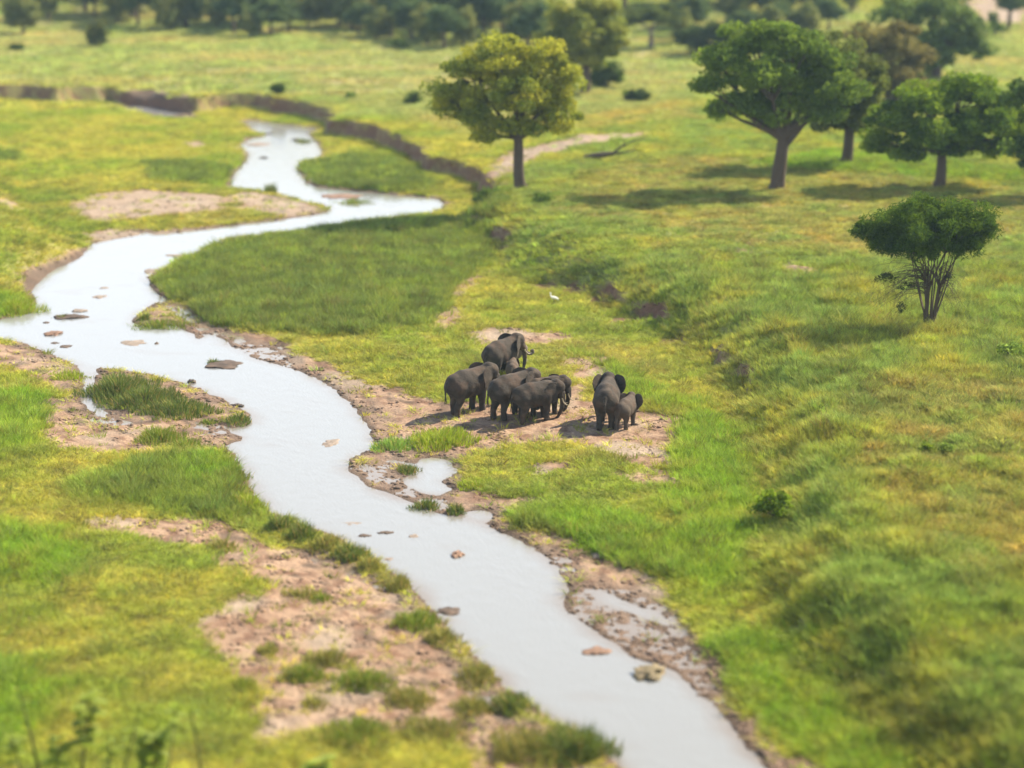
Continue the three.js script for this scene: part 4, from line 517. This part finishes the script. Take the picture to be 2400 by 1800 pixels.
// ---------------------------------------------------------------- grass clumps that stand on their own
const DEEP = [0.115, 0.165, 0.036], MIDG = [0.185, 0.25, 0.030], VIV = [0.32, 0.41, 0.026], OLV = [0.24, 0.23, 0.060], COOL = [0.24, 0.40, 0.070];
const clumpMat = new THREE.MeshPhysicalMaterial({ vertexColors: true, roughness: 0.9, transmission: 0.36, thickness: 0, side: THREE.DoubleSide, specularIntensity: 0.3 });
let clumpSeed = 50;
function clump(label, x, z, w, d, h, n, tone) {
  const r = mulberry(++clumpSeed), pos = [], idx = [], col = [], s = clumpSeed * 1.37, y0 = Math.max(0, height(x, z));
  n = Math.round(n * 1.5);
  for (let i = 0; i < n; i++) {
    const a = r() * 6.283, q = Math.pow(r(), 0.72) * 1.25 * (1 + 0.6 * noise(Math.cos(a) * 1.8 + s, Math.sin(a) * 1.8)), bx = Math.cos(a) * q * w * 0.5, bz = Math.sin(a) * q * d * 0.5, y = Math.max(-0.05, height(x + bx, z + bz)) - y0 - 0.05;
    const hump = h * (0.55 + 0.6 * r()) * (1 - 0.45 * Math.min(1, q * q)) * 1.15 * (0.85 + 0.4 * noise(bx * 1.3 + s, bz * 1.3)), t = r() * 6.283, ww = 0.013 + 0.012 * r(), wx = Math.cos(t) * ww, wz = Math.sin(t) * ww, la = a + (r() - 0.5) * 2.4, le = hump * (0.15 + 0.55 * r()), lx = Math.cos(la) * le, lz = Math.sin(la) * le, k = pos.length / 3;
    pos.push(bx - wx, y, bz - wz, bx + wx, y, bz + wz, bx - wx * 0.8 + lx * 0.3, y + hump * 0.6, bz - wz * 0.8 + lz * 0.3, bx + wx * 0.8 + lx * 0.3, y + hump * 0.6, bz + wz * 0.8 + lz * 0.3, bx + lx, y + hump, bz + lz); idx.push(k, k + 1, k + 2, k + 1, k + 3, k + 2, k + 2, k + 3, k + 4);
    const j = 0.7 + 0.6 * r(), u = r() < 0.14 ? mix3(tone, DRY, 0.6) : mix3(tone, BRIGHT, 0.25 * r()); for (let c = 0; c < 5; c++) col.push(u[0] * j, u[1] * j, u[2] * j);
  }
  const o = mesh('grass_clump', geo(pos, idx, col), clumpMat); o.position.set(x, y0, z); place(o, label, 'grass clump', 'grass clumps along the river');
}
{ const MUD = MUDBAR, DARK = DARKM, OLIVE = OLIVEM;
lump('mud_bar', 'grass-tipped mud ledge in the river near the left edge', -25.2, -123.91, 1.75, 1.1, 0.16, MUD);
lump('mud_bar', 'small pale mud ledge behind the grass-tipped one', -25.03, -125.52, 0.91, 0.8, 0.12, WET);
lump('mud_bar', 'rounded reddish mud hump in the river at left', -25.35, -119.66, 0.92, 1.2, 0.16, RED);
lump('mud_bar', 'thin dark mud streak below the reddish hump', -24.85, -117.41, 0.5, 0.5, 0.06, MUD);
lump('mud_bar', 'longer dark mud streak below the reddish hump', -24.1, -116.64, 0.75, 0.6, 0.07, MUD);
lump('mud_bar', 'flat pale bar barely breaking the water in midstream', -20.63, -117.41, 1.56, 1.6, 0.05, WET);
lump('mud_bar', 'dark mud islet with a tuft at its upstream tip', -14.97, -112.43, 1.88, 1.8, 0.14, MUD);
lump('mud_bar', 'small pale stone-like bar upstream in the wide bend', -24.78, -132.08, 0.51, 0.5, 0.06, WET);
lump('mud_bar', 'pale round bar in the wide bend of the river', -24.59, -129.51, 0.83, 1, 0.07, WET);
lump('mud_bar', 'pale bar against the green peninsula', -22.66, -137.23, 0.99, 1.4, 0.1, WET);
lump('mud_bar', 'long pale bar lying along the green peninsula', -21.46, -142.29, 2.11, 1, 0.08, WET);
lump('stone', 'tiny dark stone left of the reddish hump', -26.33, -122.46, 0.37, 0.4, 0.08, MUD);
lump('stone', 'tiny dark stone beside the flat pale bar', -19.3, -117.3, 0.25, 0.3, 0.1, MUD);
lump('stone', 'dark stone standing off the sandbar shore', -16.21, -108.69, 0.4, 0.5, 0.2, DARK);
lump('stone', 'dark drift clump on the shore of the sandbar', -13.33, -104.03, 0.58, 0.6, 0.14, DARK);
lump('mud_bar', 'lone pale bar in midstream left of the herd', -8.28, -97.42, 0.72, 1.2, 0.07, WET);
lump('stone', 'brown stone in midstream of the lower river', -2.09, -81.49, 0.48, 0.7, 0.16, RED);
lump('mud_bar', 'flat brown bar by the lower left bank', -2.29, -75.17, 0.83, 0.8, 0.1, MUD);
lump('mud_bar', 'thin dark bar in the lower river, right one of two', -5.04, -84.25, 0.63, 0.4, 0.07, MUD);
lump('mud_bar', 'thin dark bar in the lower river, left one of two', -5.86, -83.89, 0.48, 0.4, 0.07, MUD);
lump('mud_bar', 'small pale bar right of the two thin dark ones', -3.89, -83.84, 0.37, 0.4, 0.07, WET);
lump('mud_bar', 'faint silt bar near the reedy left bank', -6.47, -85.51, 1.12, 0.5, 0.03, WET);
lump('mud_bar', 'faint small bar above the brown midstream stone', -4.73, -80.99, 0.36, 0.4, 0.05, WET);
lump('stone', 'mossy oval boulder at the edge of the lower right mudbank', 4.59, -69.11, 0.98, 1.2, 0.28, OLIVE);
lump('mud_bar', 'dark bar in the upper river near the bend', -22.42, -200.6, 1.51, 1.2, 0.12, DARK);
lump('mud_bar', 'pale bar at the left of the upper river', -22.17, -193.77, 2.44, 2, 0.08, WET);
lump('mud_bar', 'small dark bar in the upper river', -20.85, -185.77, 0.78, 1, 0.12, DARK);
lump('mud_bar', 'reddish bar beside the grassy islet at the river bend', -12.98, -166.04, 3.15, 2.6, 0.1, RED);
lump('mud_bar', 'dark islet at the right of the upper river', -19.19, -196.68, 0.91, 1.2, 0.12, DARK);
lump('mud_bar', 'brown hump on the river side of the lower mudbank', 2.91, -71.19, 0.95, 0.8, 0.1, RED);
lump('mud_bar', 'drying mud hump on the right bank above the pool', 3.46, -81.15, 0.71, 0.6, 0.06, WET);
clump('dark grass mound at the upstream end of the sandbar', -19.54, -106.6, 2.71, 3.6, 0.75, 1800, DEEP);
clump('dark grass mound in the middle of the sandbar', -17.81, -104.43, 3, 3.3, 0.7, 1800, DEEP);
clump('dark grass mound at the downstream side of the sandbar', -15.98, -102.68, 2.62, 2.7, 0.6, 1400, DEEP);
clump('green clump on the mud just below the sandbar', -16.09, -97.59, 1.69, 2.2, 0.55, 650, MIDG);
clump('low green clump right of the clump below the sandbar', -14.66, -96.5, 1.46, 1.4, 0.4, 420, MIDG);
clump('dark tuft at the tip of the sandbar', -12.9, -100.98, 1, 1.2, 0.45, 300, DEEP);
clump('small tuft near the sandbar tip', -14.25, -100.82, 0.87, 0.8, 0.3, 180, MIDG);
clump('low tuft on the spit off the green peninsula', -19.76, -121.44, 2.86, 1.6, 0.45, 620, MIDG);
clump('upright tuft at the end of the spit off the peninsula', -20.9, -122.87, 0.68, 0.7, 0.5, 140, DEEP);
clump('tuft on the dark mud islet', -15.58, -112.84, 0.58, 0.5, 0.45, 120, DEEP);
clump('wispy tuft on the mud ledge at left', -25.66, -123.72, 0.79, 0.5, 0.35, 70, DEEP);
clump('dark tussock standing in the upper river', -18.4, -167.72, 0.85, 1.2, 0.9, 240, DEEP);
clump('dark tussock at the right side of the upper river', -18.45, -195.31, 1.31, 1.6, 0.5, 200, DEEP);
clump('grassy islet at the sharp river bend', -11.72, -163.04, 2.47, 2.4, 0.4, 420, MIDG);
clump('bluish green clump at the shore left of the herd', -5.36, -96.5, 1.57, 1.7, 0.5, 520, COOL);
clump('bright tall grass clump in front of the leftmost elephant', -3.18, -97.04, 2.63, 2.6, 0.65, 1100, VIV);
clump('bright tussock right of the mud pool', -1.49, -90.3, 1.42, 1.6, 0.4, 460, VIV);
clump('dark tuft on the mud spit left of the pool', -4.52, -92.8, 0.85, 1, 0.45, 190, DEEP);
clump('dark tuft on the mud between the pools and the river', -3.59, -87.54, 1.15, 1, 0.45, 260, DEEP);
clump('small dark tuft below the mud pool', -2.3, -86.9, 0.65, 0.8, 0.45, 170, DEEP);
clump('reed clump on the left bank, farthest upstream of its row', -9.24, -84.44, 0.92, 1.3, 0.75, 360, DEEP);
clump('second reed clump along the left bank row', -8.24, -83.38, 1.06, 1.3, 0.65, 360, DEEP);
clump('third reed clump along the left bank row', -7.21, -82.22, 1.08, 1.3, 0.6, 360, OLV);
clump('fourth reed clump along the left bank row', -6.19, -80.99, 1.1, 1.3, 0.7, 400, DEEP);
clump('last reed clump of the left bank row', -5.37, -79.79, 0.77, 1, 0.5, 220, OLV);
clump('olive clump on the lower left bank at the bend', -4.24, -77.68, 0.86, 1.2, 0.5, 260, OLV);
clump('green clump at the water on the lower left bank', -3.36, -73.63, 1.3, 1.6, 0.6, 480, MIDG);
clump('olive clump following the lower left bank', -2.41, -72.03, 0.96, 1.4, 0.5, 300, OLV);
clump('olive bank clump opposite the lower mudbank', -1.16, -68.61, 1.22, 1.5, 0.5, 380, OLV);
clump('dark bank clump opposite the mossy boulder', -0.09, -66.23, 1.18, 1.5, 0.55, 380, DEEP);
clump('large dark bank clump at the bottom edge by the water', 1.88, -62.59, 2.11, 2.2, 0.8, 900, DEEP);
clump('large olive clump at the bottom edge on the sand', 0.34, -62.41, 1.82, 2.2, 0.7, 700, OLV);
clump('small tussock at the upper end of the lower sand patch', -8.21, -70.2, 0.56, 0.8, 0.45, 150, OLV);
clump('olive tussock on the lower sand patch, behind the wide ones', -6.16, -69.6, 1.24, 1.2, 0.5, 380, OLV);
clump('wide green tussock on the lower sand patch, left one', -6.83, -68, 1.44, 1.2, 0.45, 420, MIDG);
clump('wide green tussock on the lower sand patch, right one', -4.84, -67.6, 1.58, 1.4, 0.6, 560, MIDG);
clump('olive tussock near the bank on the lower sand patch', -3.29, -66.23, 1.27, 1.3, 0.55, 420, OLV);
clump('tussock at the bank edge of the lower sand patch', -1.27, -65.85, 1.03, 1.2, 0.5, 300, OLV);
clump('broad green patch of grass at the bottom of the sand', -4.75, -62.93, 2.12, 2.4, 0.55, 800, MIDG);
clump('broad olive patch of grass at the bottom of the sand', -2.51, -63.64, 2, 2.2, 0.5, 700, OLV);
clump('little tussock under the wide green ones', -6.25, -65.66, 0.73, 0.9, 0.35, 160, OLV);
clump('bright low clump at the top of the lower sand patch', -9.8, -77.17, 1.53, 1.6, 0.3, 380, VIV);
clump('olive low clump right of the bright one on the sand', -7.67, -76.27, 1.35, 1.2, 0.3, 300, OLV);
clump('small green clump beside the olive low one', -6.79, -75.77, 0.77, 0.9, 0.3, 160, MIDG);
clump('green tussock on the left margin of the lower sand', -8.76, -67.01, 1.05, 1.2, 0.4, 260, MIDG);
clump('single small tuft above the lower sand patch', -9.33, -77.53, 0.34, 0.6, 0.3, 60, OLV);
clump('thin tuft on the pale sand below the grassy bank', -11.2, -81.54, 1.07, 1.2, 0.4, 220, OLV);
clump('tall bright reeds overhanging the left bank', -10.78, -87.22, 1.14, 1.4, 0.8, 420, VIV);
clump('green reeds where the left bank juts into the river', -12.07, -91.54, 1.19, 1.8, 0.6, 420, MIDG);
clump('bright green clump at the far left water edge', -28.51, -125.33, 2.41, 2.4, 0.7, 700, VIV);
clump('bright grass hump by the side channel at left', -22.5, -109.44, 1.65, 1.8, 0.35, 380, VIV);
}
// ---------------------------------------------------------------- loose clods of mud on the trampled banks
{
  const r = mulberry(404), g = mergeVertices(new THREE.IcosahedronGeometry(1, 1).deleteAttribute('uv').deleteAttribute('normal')), p = g.attributes.position; for (let i = 0; i < p.count; i++) { const n = 1 + 0.5 * noise(p.getX(i) * 1.4 + 3, p.getY(i) * 1.4, p.getZ(i) * 1.4); p.setXYZ(i, p.getX(i) * n, p.getY(i) * n * 0.6, p.getZ(i) * n); } g.computeVertexNormals();
  const L = []; for (let i = 0; i < 260000 && L.length < 15000; i++) {
    const z = -58 - 120 * Math.pow(r(), 1.4), x = (r() * 2 - 1) * (-z * 0.25), lw = landWater(x, z); if (lw < 0.05 || lw > 14) continue;
    const c = cover(x, z), d = fbm(x * 0.7 + 90, z * 0.7, 3); if (r() > c.bare * (sstep(-0.05, 0.3, d) + 0.30 * sstep(1.2, 0.2, lw))) continue;
    L.push([x, height(x, z), z, 0.02 + 0.085 * Math.pow(r(), 2.2), r() * 6.28, c.soil, r()]);
  }
  const im = new THREE.InstancedMesh(g, new THREE.MeshStandardMaterial({ roughness: 0.9 }), L.length), d = new THREE.Object3D(), col = new THREE.Color(); im.name = 'mud_clods';
  L.forEach((e, i) => { d.position.set(e[0], e[1], e[2]); d.rotation.set(0, e[4], 0); d.scale.set(e[3] * (1 + 0.6 * e[6]), e[3], e[3]); d.updateMatrix(); im.setMatrixAt(i, d.matrix); const k = mix3(e[5], MUD, 0.35 + 0.5 * e[6]); im.setColorAt(i, col.setRGB(...k)); });
  setting(im, 'stuff', 'dark clods of trampled mud along the river banks', 'mud'); console.log('clods', L.length);
}
// ---------------------------------------------------------------- white wading bird on the grass
{
  const seg = [[[-0.02, 0.44, 0], [-0.20, 0.40, 0], 0.085, 0.05], [[-0.20, 0.40, 0], [-0.32, 0.35, 0], 0.05, 0.02], [[-0.02, 0.44, 0], [0.10, 0.47, 0], 0.085, 0.06], [[0.10, 0.47, 0], [0.17, 0.58, 0], 0.045, 0.028], [[0.17, 0.58, 0], [0.15, 0.68, 0], 0.026, 0.024], [[0.15, 0.68, 0], [0.20, 0.72, 0], 0.03, 0.032]];
  const field = (x, y, z) => { let d = 9; for (const [a, b, ra, rb] of seg) { const dx = b[0] - a[0], dy = b[1] - a[1], dz = b[2] - a[2], t = clamp(((x - a[0]) * dx + (y - a[1]) * dy + (z - a[2]) * dz) / (dx * dx + dy * dy + dz * dz)), s = Math.hypot(x - a[0] - dx * t, y - a[1] - dy * t, (z - a[2] - dz * t) * 0.95) - mix(ra, rb, t), h = Math.max(0.04 - Math.abs(d - s), 0) / 0.04; d = Math.min(d, s) - h * h * 0.01; } return d; };
  const g = new THREE.Group(); g.name = 'white_bird'; g.add(mesh('body', skin(field, [-0.4, 0.25, -0.15], [0.3, 0.82, 0.15], 0.013, () => [0.82, 0.80, 0.74]), new THREE.MeshStandardMaterial({ vertexColors: true, roughness: 0.8 })));
  const dk = new THREE.MeshStandardMaterial({ color: new THREE.Color().setRGB(0.03, 0.028, 0.025), roughness: 0.6 }); for (const s of [-1, 1]) { const l = limb(V(-0.03, 0.38, 0.035 * s), V(-0.02 + 0.05 * s, -0.02, 0.04 * s), 0.012, 0.008, [-0.01, 0, 0], 4, 5); g.add(mesh('leg', l, dk)); }
  const bk = new THREE.ConeGeometry(0.014, 0.13, 8); bk.rotateZ(-Math.PI / 2 - 0.25); bk.translate(0.285, 0.71, 0); g.add(mesh('beak', bk, new THREE.MeshStandardMaterial({ color: new THREE.Color().setRGB(0.5, 0.3, 0.06), roughness: 0.5 })));
  const wg = new THREE.SphereGeometry(1, 14, 10); wg.scale(0.19, 0.05, 0.03); wg.rotateZ(0.2); for (const s of [-1, 1]) { const w = mesh('wing', wg, new THREE.MeshStandardMaterial({ color: new THREE.Color().setRGB(0.78, 0.76, 0.72), roughness: 0.85 })); w.position.set(-0.10, 0.45, 0.078 * s); g.add(w); }
  const [x0, z0] = [2.39, -125.74]; g.position.set(x0, height(x0, z0), z0); g.rotation.y = Math.PI - 0.35; place(g, 'white wading bird standing in short grass behind the herd', 'bird');
}
// ---------------------------------------------------------------- fallen dead tree on the far plain
{
  const P3 = [[-0.82,0.04,0,0,0],[0.18,0.18,0,0,0],[1.43,0.63,0,0,0],[2.15,1.37,0,0,0],[2.76,1.74,0,0,0],[3.84,2.11,0,0,0],[3.23,1.07,0,0,0],[2.4,1.89,0,0,0],[0.9,0.07,0,0,0]].map(l => V(l[0], Math.max(0.1, l[1] * 0.8), l[2])), g = new THREE.Group(); g.name = 'fallen_tree';
  const p = [limb(P3[0], P3[2], 0.26, 0.17, [0, 0.1, 0.1], 7, 8), limb(P3[2], P3[3], 0.14, 0.07, [0, 0.05, 0]), limb(P3[3], P3[5], 0.07, 0.025, [0, 0.1, 0.2]), limb(P3[2], P3[6], 0.10, 0.03, [0.1, 0, 0.3]), limb(P3[3], P3[7], 0.05, 0.015, [0, 0.1, 0]), limb(P3[1], P3[8], 0.10, 0.03, [0, 0.2, 0.4])]; p.forEach(q => q.deleteAttribute('uv'));
  g.add(mesh('trunk', p[0], TWIG)); p.slice(1).forEach(q => g.add(mesh('branch', q, TWIG))); const [x, z] = [6.42, -170.8]; g.position.set(x, height(x, z), z); place(g, 'fallen dead tree lying on the plain near the sandy track', 'dead tree');
}
// ---------------------------------------------------------------- tall herbs on the near slope
{
  const hm = new THREE.MeshPhysicalMaterial({ vertexColors: true, roughness: 0.85, specularIntensity: 0.4, transmission: 0.5, thickness: 0, side: THREE.DoubleSide }), sm = bark(0.075, 0.085, 0.02);
  const herb = (pts, r0, leaves, spread, size, label, seed) => {
    const r = mulberry(seed), top = V(...pts[0]), foot = V(...pts[1]); foot.y = height(foot.x, foot.z) - 0.2; const g = new THREE.Group(); g.name = 'tall_herb'; g.position.copy(foot);
    const q = V().subVectors(top, foot), st = limb(V(0, 0, 0), q, r0, r0 * 0.35, [0.05, 0, 0.05], 8, 6); st.deleteAttribute('uv'); g.add(mesh('stem', st, sm));
    for (let i = 0; i < leaves; i++) { // each leaf an oval blade folded along its midrib
      const t = 1 - spread * Math.pow(r(), 1.3), c = V().copy(q).multiplyScalar(t), a = r() * 6.283, s = size * (0.6 + 0.7 * r()), u = V(Math.cos(a), 0.25 + 0.5 * (r() - 0.4), Math.sin(a)).normalize(), w = V(0, 1, 0).cross(u).normalize(), nn = V().crossVectors(u, w), pos = [], idx = [], col = [], j = 0.75 + 0.5 * r();
      for (let k = 0; k <= 5; k++) { const f = k / 5, wd = Math.sin(Math.PI * Math.pow(f, 0.8)) * 0.36 * s + 0.004, m = V().copy(c).addScaledVector(u, 0.05 + f * s).addScaledVector(V(0, -1, 0), 0.3 * s * f * f); for (const e of [-1, 0, 1]) { const v = V().copy(m).addScaledVector(w, wd * e).addScaledVector(nn, -0.15 * wd * Math.abs(e)); pos.push(v.x, v.y, v.z); col.push(0.25 * j, 0.33 * j, 0.012 * j); } }
      for (let k = 0; k < 5; k++) for (const e of [0, 1]) { const b = k * 3 + e; idx.push(b, b + 1, b + 3, b + 1, b + 4, b + 3); } g.add(mesh('leaf', geo(pos, idx, col), hm));
    }
    place(g, label, 'herb', 'tall herbs on the near slope');
  };
  herb([[-14.06,3.74,-58.97],[-13.29,0.66,-58.19]], 0.065, 3, 0.3, 0.25, 'dark stalk leaning left at the bottom left corner', 1);
  herb([[-12.04,3.31,-58.86],[-12.33,0.53,-58.15]], 0.07, 54, 0.5, 0.46, 'leafy herb with rounded leaves near the bottom left corner', 2);
  herb([[-10.15,2.38,-58.62],[-10.36,0.4,-58.12]], 0.07, 50, 0.5, 0.46, 'second leafy herb, lower and right of the first', 3);
  herb([[-10.65,2.85,-58.74],[-11.28,0.53,-58.15]], 0.05, 8, 0.4, 0.3, 'thin leaning stalk between the two leafy herbs', 4);
  herb([[-9.54,3.08,-58.8],[-9.94,0.53,-58.15]], 0.05, 10, 0.4, 0.3, 'thin stalk just right of the second leafy herb', 5);
  herb([[-9.12,2.95,-58.77],[-8.73,0.53,-58.15]], 0.06, 2, 0.3, 0.25, 'bare stalk leaning left at the bottom, right of the herbs', 6);
  herb([[-5.47,1.75,-58.46],[-5.47,0.15,-58.06]], 0.06, 44, 0.7, 0.46, 'leafy top of a herb at the bottom edge below the sand', 7);
  herb([[-14.25,2.31,-58.61],[-13.75,0.28,-58.09]], 0.05, 20, 0.5, 0.38, 'small leafy stalk in the very corner at bottom left', 8);
  herb([[-12.85,2.31,-58.61],[-13.09,0.4,-58.12]], 0.05, 18, 0.5, 0.36, 'small leafy herb between the leaning corner stalk and the tall leafy herb', 9);
  herb([[-11.44,2.19,-58.57],[-11.58,0.4,-58.12]], 0.05, 14, 0.5, 0.34, 'low herb just right of the tall leafy one', 10);
}
renderer.render(scene, camera);
